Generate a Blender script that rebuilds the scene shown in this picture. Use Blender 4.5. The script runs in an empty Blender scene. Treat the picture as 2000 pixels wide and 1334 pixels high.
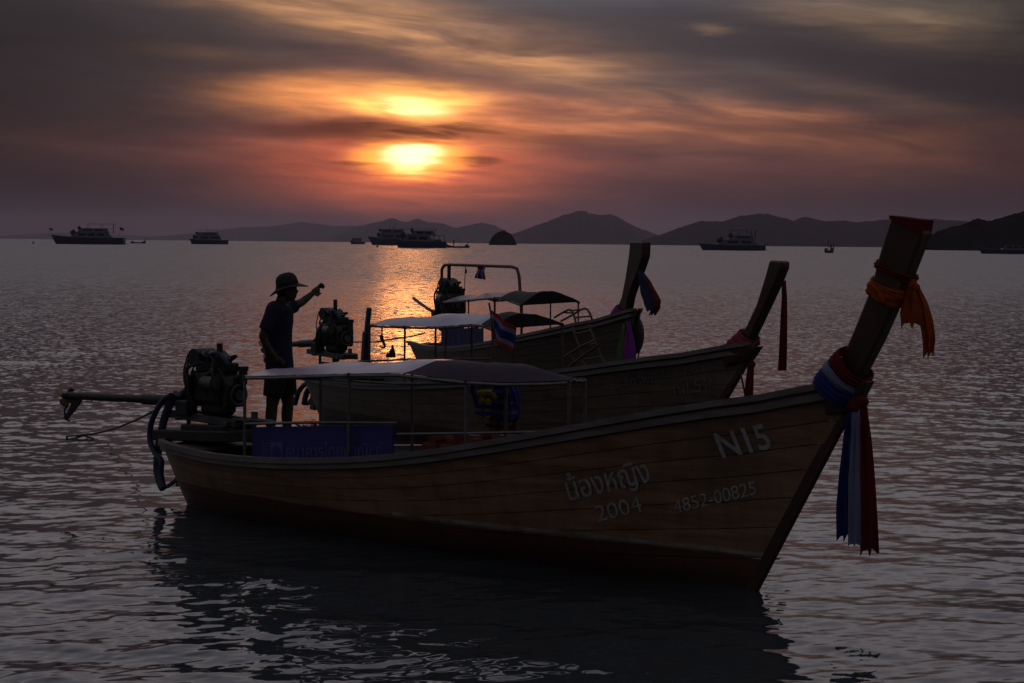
import bpy, bmesh, math, random
import numpy as np
from mathutils import Vector, Matrix
from mathutils.bvhtree import BVHTree
random.seed(7); rng = np.random.default_rng(11)
PI = math.pi
scene = bpy.context.scene
COL = scene.collection

# ------------------------------------------------------------------ camera
FPX, CH = 3600.0, 2.45                      # focal length in photo pixels, eye height over the water
PITCH, ROLL = math.atan(192/FPX), 0.0091
CAM = Vector((0, 0, CH))
_r0 = Vector((1, 0, 0)); _u0 = Vector((0, math.sin(PITCH), math.cos(PITCH)))
FWD = Vector((0, math.cos(PITCH), -math.sin(PITCH)))
RGT = _r0*math.cos(ROLL) + _u0*math.sin(ROLL)
UPV = -_r0*math.sin(ROLL) + _u0*math.cos(ROLL)
cd = bpy.data.cameras.new('camera'); cam = bpy.data.objects.new('camera', cd); COL.objects.link(cam)
cd.sensor_width = 36; cd.lens = 36*FPX/2000; cd.clip_start = .1; cd.clip_end = 40000
M = Matrix((RGT, UPV, -FWD)).transposed().to_4x4(); M.translation = CAM
cam.matrix_world = M
scene.camera = cam
scene.view_settings.view_transform = 'Standard'; scene.view_settings.look = 'None'
scene.view_settings.exposure = 0; scene.view_settings.gamma = 1; scene.view_settings.use_curve_mapping = False
scene.render.engine = 'CYCLES'
cy = scene.cycles
cy.use_denoising = True; cy.max_bounces = 6; cy.diffuse_bounces = 3; cy.glossy_bounces = 4
cy.transmission_bounces = 3; cy.volume_bounces = 1; cy.transparent_max_bounces = 6
cy.sample_clamp_indirect = 4; cy.caustics_reflective = False; cy.caustics_refractive = False

def ray(u, v):
    return FWD + RGT*((u-1000)/FPX) + UPV*((667-v)/FPX)
def proj(p):
    d = Vector(p)-CAM; z = d.dot(FWD)
    return 1000+FPX*d.dot(RGT)/z, 667-FPX*d.dot(UPV)/z
def on_z(u, v, z=0.0):
    d = ray(u, v); return CAM + d*((z-CH)/d.z)
def at_depth(u, v, dep):
    return CAM + ray(u, v)*dep

# ------------------------------------------------------------------ world: evening sky with a veiled low sun
SUN_A, SUN_E = -200/FPX, 173/FPX
world = bpy.data.worlds.new('World'); scene.world = world; world.use_nodes = True
def build_sky():
    nt = world.node_tree; nt.nodes.clear(); N, L = nt.nodes, nt.links
    def put(sock, v):
        if isinstance(v, (int, float)): sock.default_value = v
        else: L.new(v, sock)
    def m(op, a, b=None, c=None):
        n = N.new('ShaderNodeMath'); n.operation = op; put(n.inputs[0], a)
        if b is not None: put(n.inputs[1], b)
        if c is not None: put(n.inputs[2], c)
        return n.outputs[0]
    add = lambda a, b: m('ADD', a, b); mul = lambda a, b: m('MULTIPLY', a, b); sub = lambda a, b: m('SUBTRACT', a, b)
    def col(c, f):                           # colour times a factor
        n = N.new('ShaderNodeVectorMath'); n.operation = 'SCALE'; n.inputs[0].default_value = c; put(n.inputs[3], f); return n.outputs[0]
    def vadd(a, b):
        n = N.new('ShaderNodeVectorMath'); n.operation = 'ADD'; L.new(a, n.inputs[0]); L.new(b, n.inputs[1]); return n.outputs[0]
    def vmulf(a, f):
        n = N.new('ShaderNodeVectorMath'); n.operation = 'SCALE'; L.new(a, n.inputs[0]); put(n.inputs[3], f); return n.outputs[0]
    tc = N.new('ShaderNodeTexCoord'); sp = N.new('ShaderNodeSeparateXYZ'); L.new(tc.outputs['Generated'], sp.inputs[0])
    X, Y, Z = sp.outputs
    A = m('ARCTAN2', X, Y); E = m('ARCSINE', Z)
    def noise(ka, ke, shear, off, det=5, rough=.55, dist=0.0):
        cx = N.new('ShaderNodeCombineXYZ')
        L.new(mul(A, ka), cx.inputs[0]); L.new(mul(add(E, mul(A, shear)), ke), cx.inputs[1]); cx.inputs[2].default_value = off
        n = N.new('ShaderNodeTexNoise'); n.inputs['Scale'].default_value = 1; n.inputs['Detail'].default_value = det
        n.inputs['Roughness'].default_value = rough; n.inputs['Distortion'].default_value = dist
        L.new(cx.outputs[0], n.inputs['Vector']); return n.outputs[0]
    def rng_(v, a, b, c, d):
        n = N.new('ShaderNodeMapRange'); n.interpolation_type = 'SMOOTHSTEP'; put(n.inputs[0], v)
        for i, x in enumerate((a, b, c, d)): n.inputs[i+1].default_value = x
        return n.outputs[0]
    def blob(a0, e0, ra, re, p=2.0, tilt=0.0, wob=None):
        da = sub(A, a0); de = sub(sub(E, e0), mul(da, tilt))
        if wob is not None: de = add(de, wob)
        q = add(m('POWER', mul(da, 1/ra), 2.0), m('POWER', mul(de, 1/re), 2.0))
        return m('EXPONENT', mul(m('POWER', q, p/2), -1.0))
    px = lambda u: (u-1000)/FPX
    pe = lambda u, v: (475+.0091*(u-1000)-v)/FPX
    n_big = noise(8, 50, .07, 3.1, 5, .55, .6)        # broad streaked banks
    n_fin = noise(26, 210, .05, 9.7, 5, .55, .5)       # fine wisps
    n_wob = noise(14, 70, .0, 5.5, 3)
    n_col = noise(5, 30, .08, 21.0, 4, .5, .8)
    wob = mul(sub(n_wob, .5), .012)
    wobf = mul(sub(n_fin, .5), .013)
    # base: clear evening sky dimmed by a full veil of cloud
    ramp = N.new('ShaderNodeValToRGB'); cr = ramp.color_ramp; cr.interpolation = 'EASE'
    stops = SKY_BASE
    while len(cr.elements) < len(stops): cr.elements.new(.5)
    for e, (p, c) in zip(cr.elements, stops): e.position = p/1.6; e.color = (*c, 1)
    L.new(mul(E, 1/1.6), ramp.inputs[0])
    side0 = add(.20, mul(.80, m('EXPONENT', mul(m('POWER', mul(sub(A, .0), 1/.20), 2.0), -1.0))))
    hi = rng_(m('COSINE', mul(sub(A, SUN_A), 1.0)), -.35, .9, .48, 1)
    side = add(mul(side0, rng_(E, .10, .22, 1, 0)), mul(hi, rng_(E, .10, .22, 0, 1)))
    base = vmulf(ramp.outputs[0], mul(side, add(.62, mul(n_big, .76))))
    base = vmulf(base, add(.91, mul(n_fin, .18)))
    # cool grey banks against warm gaps
    bank = rng_(n_col, .42, .62, 0, 1)
    tot = vadd(base, col((.012, .014, .020), mul(mul(bank, side0), rng_(E, .03, .1, 0, 1))))
    tot = vadd(tot, col((.008, .004, .003), mul(mul(sub(1, bank), side0), rng_(E, .0, .05, 0, 1))))
    st = rng_(n_big, .33, .68, .25, 1.25); sf = rng_(n_fin, .28, .72, .72, 1.18); sfx = mul(st, sf)
    half = add(.35, mul(sfx, .65))
    for (c, a0, e0, ra, re, p, tilt, w, k) in SKY_GLOWS:
        b = blob(a0, e0, ra, re, p, tilt, {0: None, 1: wob, 2: wobf}[w])
        b = mul(b, {0: 1.0, 1: half, 2: sfx, 3: sf}[k]); tot = vadd(tot, col(c, b))
    # dark cloud bars across the glow
    d1 = mul(blob(px(830), pe(830, 247), .050, .0055, 4, -.02, wobf), rng_(n_fin, .40, .60, 0.15, 1))
    d2 = mul(blob(px(690), pe(690, 262), .050, .0065, 4, -.01, wob), 1.0)
    d3 = mul(blob(px(1000), pe(1000, 268), .060, .005, 4, -.05, wobf), .7)
    d4 = blob(px(690), pe(690, 322), .013, .0022, 4, 0, wobf)
    d5 = blob(px(930), pe(930, 314), .014, .0024, 4, 0, wobf)
    for d, k in ((d1, .72), (d2, .62), (d3, .5), (d4, .5), (d5, .5)):
        tot = vmulf(tot, sub(1, mul(m('MINIMUM', d, 1.0), k)))
    # the physical sky behind it all
    sky = N.new('ShaderNodeTexSky'); sky.sky_type = 'NISHITA'; sky.sun_disc = False
    sky.sun_elevation = SUN_E; sky.sun_rotation = SUN_A; sky.altitude = 0; sky.dust_density = 4; sky.air_density = 1.4
    tot = vadd(vmulf(tot, 1/.1), vmulf(sky.outputs[0], SKY_CLEAR))
    # below the horizon: dark water
    dn = N.new('ShaderNodeMix'); dn.data_type = 'RGBA'; L.new(rng_(Z, -.02, 0.0, 0, 1), dn.inputs[0])
    dn.inputs[6].default_value = (.35, .32, .36, 1); L.new(tot, dn.inputs[7])
    bg = N.new('ShaderNodeBackground'); bg.inputs[1].default_value = .1; L.new(dn.outputs[2], bg.inputs[0])
    out = N.new('ShaderNodeOutputWorld'); L.new(bg.outputs[0], out.inputs[0])
_px = lambda u: (u-1000)/FPX
_pe = lambda u, v: (475+.0091*(u-1000)-v)/FPX
SKY_CLEAR = .006
SKY_BASE = [(0.0, (.050, .027, .040)), (.03, (.058, .033, .040)), (.06, (.056, .042, .050)), (.09, (.055, .048, .058)),
            (.125, (.058, .055, .064)), (.16, (.24, .210, .220)), (.22, (.36, .320, .340)), (.36, (.30, .280, .315)), (.62, (.215, .208, .24)), (1.57, (.12, .12, .14))]
# colour, azimuth, elevation, radii, falloff power, tilt, wobble (0 none 1 broad 2 fine), texture (0 none 1 half 2 streaks 3 wisps)
SKY_GLOWS = [
    ((.20, .055, .014), SUN_A, .056, .080, .040, 2, 0, 1, 1),
    ((.065, .016, .006), SUN_A+.06, .044, .18, .016, 2, -.03, 1, 1),
    ((.62, .085, .018), SUN_A, .046, .066, .019, 2, 0, 1, 3),
    ((.26, .045, .014), SUN_A, .030, .050, .011, 2, 0, 1, 3),
    ((1.5, .56, .035), SUN_A, _pe(800, 308), .031, .0112, 5, 0, 2, 0),
    ((2.6, 1.35, .85), SUN_A+.001, _pe(803, 301), .0155, .0060, 4, 0, 2, 0),
    ((1.2, .8, .35), SUN_A, _pe(800, 326), .010, .0035, 3, 0, 2, 0),
    ((1.45, .62, .085), SUN_A+.002, _pe(805, 202), .036, .0108, 4, -.04, 1, 2),
    ((.7, .62, .36), SUN_A+.002, _pe(812, 212), .017, .0050, 3, -.12, 2, 3),
    ((.75, .25, .045), _px(690), _pe(700, 190), .058, .0100, 3, .0, 1, 3),
    ((.20, .065, .016), _px(580), _pe(560, 192), .060, .012, 3, .0, 1, 2),
    ((.45, .135, .028), _px(880), _pe(880, 255), .042, .013, 3, -.02, 1, 3),
    ((.30, .130, .044), _px(790), _pe(790, 58), .120, .013, 2, -.20, 1, 2),
    ((.26, .115, .034), _px(970), _pe(970, 115), .085, .008, 2, -.20, 1, 2),
    ((.18, .085, .028), _px(640), _pe(640, 15), .080, .012, 2, -.16, 1, 2),
    ((.42, .132, .034), _px(1130), _pe(1130, 230), .135, .0105, 2.5, -.05, 1, 2),
    ((.15, .046, .018), _px(1400), _pe(1400, 262), .150, .014, 2.5, -.06, 1, 1),
    ((.12, .068, .036), _px(1640), _pe(1640, 42), .060, .011, 3, -.16, 1, 2),
    ((.055, .037, .018), _px(1800), _pe(1800, 40), .060, .016, 2, -.10, 1, 2),
    ((.10, .056, .024), _px(1380), _pe(1380, 62), .010, .0024, 2, -.1, 2, 0),
    ((.055, .028, .014), _px(1660), _pe(1660, 190), .062, .005, 2, -.18, 1, 3),
    ((.040, .013, .007), _px(480), _pe(480, 290), .100, .008, 2, 0, 1, 1),
    ((.05, .025, .010), _px(430), _pe(430, 120), .040, .004, 2, -.04, 1, 3),
]
build_sky()
sd = bpy.data.lights.new('sun', 'SUN'); sun = bpy.data.objects.new('sun', sd); COL.objects.link(sun)
sd.energy = .008; sd.angle = math.radians(2.0); sd.color = (1.0, .34, .08)
_sv = Vector((math.sin(SUN_A)*math.cos(SUN_E), math.cos(SUN_A)*math.cos(SUN_E), math.sin(SUN_E)))
sun.rotation_euler = _sv.to_track_quat('Z', 'Y').to_euler(); sun.location = (0, 0, 60)

# ------------------------------------------------------------------ materials
MATS = {}
def mat(name, c, rough=.6, var=.25, scale=6, bump=.0, spec=.5, metal=0, stretch=(1, 1, 1), coat=0, trans=0, c2=None, det=5):
    if name in MATS: return MATS[name]
    mt = bpy.data.materials.new(name); mt.use_nodes = True; nt = mt.node_tree; N, L = nt.nodes, nt.links
    b = N['Principled BSDF']; b.inputs['Roughness'].default_value = rough; b.inputs['Metallic'].default_value = metal
    b.inputs['Specular IOR Level'].default_value = spec; b.inputs['Coat Weight'].default_value = coat
    tc = N.new('ShaderNodeTexCoord'); mp = N.new('ShaderNodeMapping'); mp.inputs['Scale'].default_value = stretch
    L.new(tc.outputs['Object'], mp.inputs[0])
    nz = N.new('ShaderNodeTexNoise'); nz.inputs['Scale'].default_value = scale; nz.inputs['Detail'].default_value = det
    nz.inputs['Roughness'].default_value = .6; L.new(mp.outputs[0], nz.inputs['Vector'])
    rp = N.new('ShaderNodeValToRGB'); e = rp.color_ramp.elements
    e[0].position, e[1].position = .3, .72
    lo = [x*(1-var) for x in c]; hi = c2 or [min(1, x*(1+var)) for x in c]
    e[0].color = (*lo, 1); e[1].color = (*hi, 1); L.new(nz.outputs[0], rp.inputs[0]); L.new(rp.outputs[0], b.inputs['Base Color'])
    rr = N.new('ShaderNodeMapRange'); rr.inputs[3].default_value = max(.02, rough*.8); rr.inputs[4].default_value = min(1, rough*1.25)
    L.new(nz.outputs[0], rr.inputs[0]); L.new(rr.outputs[0], b.inputs['Roughness'])
    if bump:
        bp = N.new('ShaderNodeBump'); bp.inputs['Strength'].default_value = bump; bp.inputs['Distance'].default_value = .02
        L.new(nz.outputs[0], bp.inputs['Height']); L.new(bp.outputs[0], b.inputs['Normal'])
    if trans:
        tr = N.new('ShaderNodeBsdfTranslucent'); L.new(rp.outputs[0], tr.inputs[0])
        mx = N.new('ShaderNodeMixShader'); mx.inputs[0].default_value = trans
        L.new(b.outputs[0], mx.inputs[1]); L.new(tr.outputs[0], mx.inputs[2]); L.new(mx.outputs[0], N['Material Output'].inputs[0])
    MATS[name] = mt; return mt
def hull_paint(name, wood, red, zline):
    """oiled planks above, red bottom paint below a ragged waterline"""
    mt = mat(name, wood, .45, .38, 3.2, .35, .35, stretch=(.35, 1, 4), det=7)
    nt = mt.node_tree; N, L = nt.nodes, nt.links; b = N['Principled BSDF']
    src = b.inputs['Base Color'].links[0].from_socket
    tc = N.new('ShaderNodeTexCoord'); sp = N.new('ShaderNodeSeparateXYZ'); L.new(tc.outputs['Object'], sp.inputs[0])
    nz = N.new('ShaderNodeTexNoise'); nz.inputs['Scale'].default_value = 7; L.new(tc.outputs['Object'], nz.inputs['Vector'])
    a = N.new('ShaderNodeMath'); a.operation = 'MULTIPLY_ADD'; a.inputs[1].default_value = .02; L.new(nz.outputs[0], a.inputs[0]); L.new(sp.outputs[2], a.inputs[2])
    st = N.new('ShaderNodeMapRange'); st.inputs[1].default_value = zline+.005; st.inputs[2].default_value = zline+.015; L.new(a.outputs[0], st.inputs[0])
    # weathering patches along the planks
    wn = N.new('ShaderNodeTexNoise'); wn.inputs['Scale'].default_value = 1.3; wn.inputs['Detail'].default_value = 6; L.new(tc.outputs['Object'], wn.inputs['Vector'])
    wm = N.new('ShaderNodeMapRange'); wm.inputs[1].default_value = .5; wm.inputs[2].default_value = .7; wm.inputs[4].default_value = .45; L.new(wn.outputs[0], wm.inputs[0])
    mw = N.new('ShaderNodeMix'); mw.data_type = 'RGBA'; L.new(wm.outputs[0], mw.inputs[0]); L.new(src, mw.inputs[6]); mw.inputs[7].default_value = (.075, .07, .062, 1)
    mx = N.new('ShaderNodeMix'); mx.data_type = 'RGBA'; L.new(st.outputs[0], mx.inputs[0]); mx.inputs[6].default_value = (*red, 1); L.new(mw.outputs[2], mx.inputs[7])
    # run-off streaks and a dark weedy band at the waterline
    dm = N.new('ShaderNodeMapping'); dm.inputs['Scale'].default_value = (5, 5, .8); L.new(tc.outputs['Object'], dm.inputs[0])
    dn = N.new('ShaderNodeTexNoise'); dn.inputs['Scale'].default_value = 1.6; dn.inputs['Detail'].default_value = 5; L.new(dm.outputs[0], dn.inputs['Vector'])
    dr = N.new('ShaderNodeMapRange'); dr.inputs[1].default_value = .45; dr.inputs[2].default_value = .75; dr.inputs[3].default_value = 1; dr.inputs[4].default_value = .72; L.new(dn.outputs[0], dr.inputs[0])
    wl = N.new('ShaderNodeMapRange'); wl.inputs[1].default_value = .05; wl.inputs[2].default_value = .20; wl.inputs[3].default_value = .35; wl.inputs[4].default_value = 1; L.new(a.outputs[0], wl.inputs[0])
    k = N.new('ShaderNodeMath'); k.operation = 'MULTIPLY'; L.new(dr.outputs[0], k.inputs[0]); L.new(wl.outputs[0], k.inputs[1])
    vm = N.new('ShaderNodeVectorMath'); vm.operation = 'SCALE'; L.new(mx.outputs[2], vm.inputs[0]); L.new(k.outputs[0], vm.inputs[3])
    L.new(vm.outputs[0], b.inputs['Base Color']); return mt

# ------------------------------------------------------------------ mesh helpers
class MB:
    def __init__(s): s.v = []; s.f = []
    def add(s, vs, fs):
        o = len(s.v); s.v += [tuple(p) for p in vs]; s.f += [tuple(i+o for i in f) for f in fs]; return s
    def box(s, c, d, rot=None):
        vs = [Vector((x*d[0]/2, y*d[1]/2, z*d[2]/2)) for x in (-1, 1) for y in (-1, 1) for z in (-1, 1)]
        if rot is not None: vs = [rot @ p for p in vs]
        return s.add([p+Vector(c) for p in vs], [(0, 1, 3, 2), (4, 6, 7, 5), (0, 4, 5, 1), (2, 3, 7, 6), (0, 2, 6, 4), (1, 5, 7, 3)])
    def bar(s, p0, p1, w, h, up=(0, 0, 1)):
        p0, p1 = Vector(p0), Vector(p1); d = (p1-p0).normalized(); sd_ = d.cross(Vector(up)).normalized(); u = sd_.cross(d)
        vs = [p + sd_*(a*w/2) + u*(b*h/2) for p in (p0, p1) for a, b in ((-1, -1), (1, -1), (1, 1), (-1, 1))]
        return s.add(vs, [(3, 2, 1, 0), (4, 5, 6, 7), (0, 1, 5, 4), (1, 2, 6, 5), (2, 3, 7, 6), (3, 0, 4, 7)])
    def loft(s, rings, closed=True, caps=True):
        n = len(rings[0]); vs = [p for r in rings for p in r]; fs = []
        for i in range(len(rings)-1):
            for j in range(n if closed else n-1):
                k = (j+1) % n; fs.append((i*n+j, i*n+k, (i+1)*n+k, (i+1)*n+j))
        if caps and closed: fs += [tuple(range(n))[::-1], tuple((len(rings)-1)*n+j for j in range(n))]
        return s.add(vs, fs)
    def tube(s, pts, r, n=8, smooth=0, caps=True):
        pts = [Vector(p) for p in pts]
        if smooth: pts, r = spline(pts, r, smooth)
        rs = r if isinstance(r, (list, tuple)) else [r]*len(pts)
        rings = []; prev = None
        for i, p in enumerate(pts):
            t = (pts[min(i+1, len(pts)-1)]-pts[max(i-1, 0)]).normalized()
            if prev is None: a = t.cross(Vector((0, 0, 1)) if abs(t.z) < .9 else Vector((1, 0, 0))).normalized()
            else: a = (prev - t*prev.dot(t)).normalized()
            prev = a; b = t.cross(a)
            rings.append([p + (a*math.cos(2*PI*k/n)+b*math.sin(2*PI*k/n))*rs[i] for k in range(n)])
        return s.loft(rings, True, caps)
    def ball(s, c, r, n=12, m=8):
        r = r if isinstance(r, (tuple, list)) else (r, r, r); rings = []
        for i in range(m+1):
            t = PI*min(max(i/m, .03), .97)-PI/2
            rings.append([Vector((c[0]+r[0]*math.cos(t)*math.cos(2*PI*k/n), c[1]+r[1]*math.cos(t)*math.sin(2*PI*k/n), c[2]+r[2]*math.sin(t))) for k in range(n)])
        return s.loft(rings)
    def cyl(s, p0, p1, r, n=16): return s.tube([p0, p1], r, n)
    def torus(s, c, R, r, ax=(0, 1, 0), n=20, m=8, arc=1.0):
        q = Vector((0, 0, 1)).rotation_difference(Vector(ax)); pts = [Vector(c)+q @ Vector((R*math.cos(2*PI*arc*i/n), R*math.sin(2*PI*arc*i/n), 0)) for i in range(n+1)]
        return s.tube(pts, r, m)
    def sheet(s, P, th=.004):
        """a cloth or panel of real thickness from a grid of points"""
        ni, nj = len(P), len(P[0]); P = [[Vector(p) for p in row] for row in P]; top = []; bot = []
        for i in range(ni):
            for j in range(nj):
                du = P[min(i+1, ni-1)][j]-P[max(i-1, 0)][j]; dv = P[i][min(j+1, nj-1)]-P[i][max(j-1, 0)]
                n = du.cross(dv); n = n.normalized() if n.length > 1e-9 else Vector((0, 0, 1))
                top.append(P[i][j]+n*th/2); bot.append(P[i][j]-n*th/2)
        k = ni*nj; fs = []; I = lambda i, j: i*nj+j
        for i in range(ni-1):
            for j in range(nj-1):
                q = (I(i, j), I(i+1, j), I(i+1, j+1), I(i, j+1)); fs.append(q); fs.append(tuple(x+k for x in q[::-1]))
        edge = [I(i, 0) for i in range(ni)]+[I(ni-1, j) for j in range(1, nj)]+[I(i, nj-1) for i in range(ni-2, -1, -1)]+[I(0, j) for j in range(nj-2, 0, -1)]
        for a, b in zip(edge, edge[1:]+edge[:1]): fs.append((b, a, a+k, b+k))
        return s.add(top+bot, fs)
    def build(s, name, m_, parent=None, smooth=False, bevel=0, mw=None, origin=None):
        me = bpy.data.meshes.new(name); vs = s.v
        if parent is None and origin is None and mw is None:
            a = np.array(vs); origin = Vector(((a[:, 0].min()+a[:, 0].max())/2, (a[:, 1].min()+a[:, 1].max())/2, a[:, 2].min()))
        if origin is not None: vs = [tuple(Vector(p)-Vector(origin)) for p in vs]
        me.from_pydata(vs, [], s.f)
        bm = bmesh.new(); bm.from_mesh(me); bmesh.ops.recalc_face_normals(bm, faces=bm.faces)
        if bevel: bmesh.ops.bevel(bm, geom=[e for e in bm.edges if e.calc_face_angle(0) > .6], offset=bevel, segments=1, affect='EDGES', clamp_overlap=True)
        bm.to_mesh(me); bm.free()
        if smooth:
            me.polygons.foreach_set('use_smooth', [True]*len(me.polygons))
            try: me.set_sharp_from_angle(angle=math.radians(42))
            except Exception: pass
        for mm in (m_ if isinstance(m_, list) else [m_]): me.materials.append(mm)
        o = bpy.data.objects.new(name, me); COL.objects.link(o)
        if parent is not None: o.parent = parent
        if origin is not None: o.location = origin
        return o
def spline(pts, r, k):
    rs = r if isinstance(r, (list, tuple)) else [r]*len(pts); out = []; ro = []; n = len(pts)
    for i in range(n-1):
        p0, p1, p2, p3 = pts[max(i-1, 0)], pts[i], pts[i+1], pts[min(i+2, n-1)]
        for j in range(k):
            t = j/k; out.append(.5*((2*p1)+(p2-p0)*t+(2*p0-5*p1+4*p2-p3)*t*t+(3*p1-p0-3*p2+p3)*t**3)); ro.append(rs[i]*(1-t)+rs[i+1]*t)
    out.append(pts[-1]); ro.append(rs[-1]); return out, ro
def tag(o, label=None, cat=None, group=None, kind=None):
    if label: o['label'] = label
    if cat: o['category'] = cat
    if group: o['group'] = group
    if kind: o['kind'] = kind
    return o
def empty(name, loc, rz, label, cat, group=None):
    o = bpy.data.objects.new(name, None); COL.objects.link(o); o.location = loc; o.rotation_euler = (0, 0, rz)
    o.empty_display_size = .2; return tag(o, label, cat, group)
def track(tr, x):
    xs, ys = [p[0] for p in tr], [p[1] for p in tr]; return float(np.interp(x, xs, ys))
# ------------------------------------------------------------------ water
def build_water():
    f2 = FPX/2
    rows = list(np.geomspace(1.2, 9.4, 16)) + [f2*.512*2*CH/ (y*1.0) for y in np.arange(480, 1.0, -.5) if 9.6 < f2*1.024*CH/y < 4300]
    R = np.array(sorted(set(round(float(r), 5) for r in rows)) + [4600, 5600, 7000, 10000, 15000, 23500])
    th = np.concatenate([np.linspace(-PI, -.36, 28)[:-1], np.linspace(-.36, -.30, 20)[:-1], np.linspace(-.30, .30, 800), np.linspace(.30, .36, 20)[1:], np.linspace(.36, PI, 28)[1:]])
    nr, nt_ = len(R), len(th); RR, TT = np.meshgrid(R, th, indexing='ij')
    X, Y = RR*np.sin(TT), RR*np.cos(TT); Zh = np.zeros_like(X)
    dr = np.gradient(R)[:, None]*np.ones((1, nt_)); dt = RR*np.gradient(th)[None, :]; sp = np.maximum(dr*.9, dt)
    fade = np.ones_like(X)
    nW = 84; lam = np.geomspace(.085, 2.6, nW)*rng.uniform(.93, 1.07, nW)
    for l in lam:
        d = rng.normal(-1.35, .75); s = WAVE_SLOPE*math.sqrt(2/nW)*rng.uniform(.6, 1.4)
        if l > .55: s *= max(.6, .8/l)
        k = 2*PI/l; a = s/k; kx, ky = k*math.cos(d), k*math.sin(d); ph = rng.uniform(0, 2*PI)
        w = np.clip((l/sp-2.2)/2.5, 0, 1)
        q = np.sin(kx*X+ky*Y+ph+.6*np.sin(X*.7+Y*.33+ph*3))
        Zh += a*w*q
    # calm and ruffled patches
    pat = .8+.25*np.sin(X*.21+1.3)*np.sin(Y*.13+.4)+.22*np.sin(X*.55-Y*.31)
    lane = np.sin(Y*.16+.9*np.sin(X*.09)+2.0)*np.sin(X*.05+Y*.043)
    pat = pat*(1+.28*lane)
    Zh *= pat
    co = np.stack([X, Y, Zh], -1).reshape(-1, 3).astype(np.float32)
    i, j = np.meshgrid(np.arange(nr-1), np.arange(nt_-1), indexing='ij'); a = (i*nt_+j).ravel()
    q = np.stack([a, a+1, a+nt_+1, a+nt_], -1).astype(np.int32)
    me = bpy.data.meshes.new('water'); me.vertices.add(len(co)); me.vertices.foreach_set('co', co.ravel())
    me.loops.add(q.size); me.loops.foreach_set('vertex_index', q.ravel()); me.polygons.add(len(q))
    me.polygons.foreach_set('loop_start', np.arange(0, q.size, 4, dtype=np.int32)); me.polygons.foreach_set('loop_total', np.full(len(q), 4, dtype=np.int32))
    me.polygons.foreach_set('use_smooth', np.ones(len(q), dtype=bool)); me.update(); me.validate()
    print('water quads', len(q))
    mt = bpy.data.materials.new('sea_water'); mt.use_nodes = True; nt = mt.node_tree; N, L = nt.nodes, nt.links
    b = N['Principled BSDF']; b.inputs['Base Color'].default_value = (.030, .042, .050, 1); b.inputs['Roughness'].default_value = .045
    b.inputs['IOR'].default_value = 1.333; b.inputs['Specular IOR Level'].default_value = .5
    geo = N.new('ShaderNodeNewGeometry'); ln = N.new('ShaderNodeVectorMath'); ln.operation = 'LENGTH'; L.new(geo.outputs['Position'], ln.inputs[0])
    # offshore ruffling: small facets the mesh no longer carries
    def slope(sx, sy, det, off):
        mp = N.new('ShaderNodeMapping'); mp.inputs['Location'].default_value = (off, off*1.7, 0); mp.inputs['Scale'].default_value = (sx, sy, sx); L.new(geo.outputs['Position'], mp.inputs[0])
        n = N.new('ShaderNodeTexNoise'); n.inputs['Scale'].default_value = 1; n.inputs['Detail'].default_value = det; L.new(mp.outputs[0], n.inputs['Vector'])
        s_ = N.new('ShaderNodeVectorMath'); s_.operation = 'SUBTRACT'; L.new(n.outputs['Color'], s_.inputs[0]); s_.inputs[1].default_value = (.5, .5, .5); return s_.outputs[0]
    def scaled(v, f):
        k = N.new('ShaderNodeVectorMath'); k.operation = 'SCALE'; L.new(v, k.inputs[0])
        if isinstance(f, float): k.inputs[3].default_value = f
        else: L.new(f, k.inputs[3])
        return k.outputs[0]
    def vadd(a, b_):
        k = N.new('ShaderNodeVectorMath'); k.operation = 'ADD'; L.new(a, k.inputs[0]); L.new(b_, k.inputs[1]); return k.outputs[0]
    def ramp(d0, d1, v0, v1):
        k = N.new('ShaderNodeMapRange'); k.inputs[1].default_value = d0; k.inputs[2].default_value = d1; k.inputs[3].default_value = v0; k.inputs[4].default_value = v1
        L.new(ln.outputs['Value'], k.inputs[0]); return k.outputs[0]
    fine = scaled(slope(9.0, 9.0, 2, 3.3), ramp(12, 45, FINE0, FINE1)); mid = scaled(slope(7.0, 5.0, 3, 17.0), ramp(18, 60, .0, MID1))
    far = scaled(slope(2.6, .75, 3, 31.0), ramp(45, 140, .0, FAR1)); big = scaled(slope(.8, .12, 3, 57.0), ramp(120, 400, .0, BIG1))
    huge = scaled(slope(.22, .018, 3, 83.0), ramp(220, 600, .0, .95))
    tot = vadd(vadd(vadd(fine, mid), vadd(far, big)), huge)
    L.new(ramp(12, 130, .05, ROUGH_FAR), b.inputs['Roughness'])
    fl = N.new('ShaderNodeVectorMath'); fl.operation = 'MULTIPLY'; L.new(tot, fl.inputs[0]); fl.inputs[1].default_value = (1, 1, 0)
    nn = N.new('ShaderNodeVectorMath'); nn.operation = 'NORMALIZE'; L.new(vadd(geo.outputs['Normal'], fl.outputs[0]), nn.inputs[0])
    L.new(nn.outputs[0], b.inputs['Normal'])
    me.materials.append(mt); o = bpy.data.objects.new('water', me); COL.objects.link(o); tag(o, kind='structure'); return o
WAVE_SLOPE = .063; ROUGH_FAR = .24
FINE0, FINE1, MID1, FAR1, BIG1 = .07, .36, .95, 1.30, 1.0
build_water()

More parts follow.
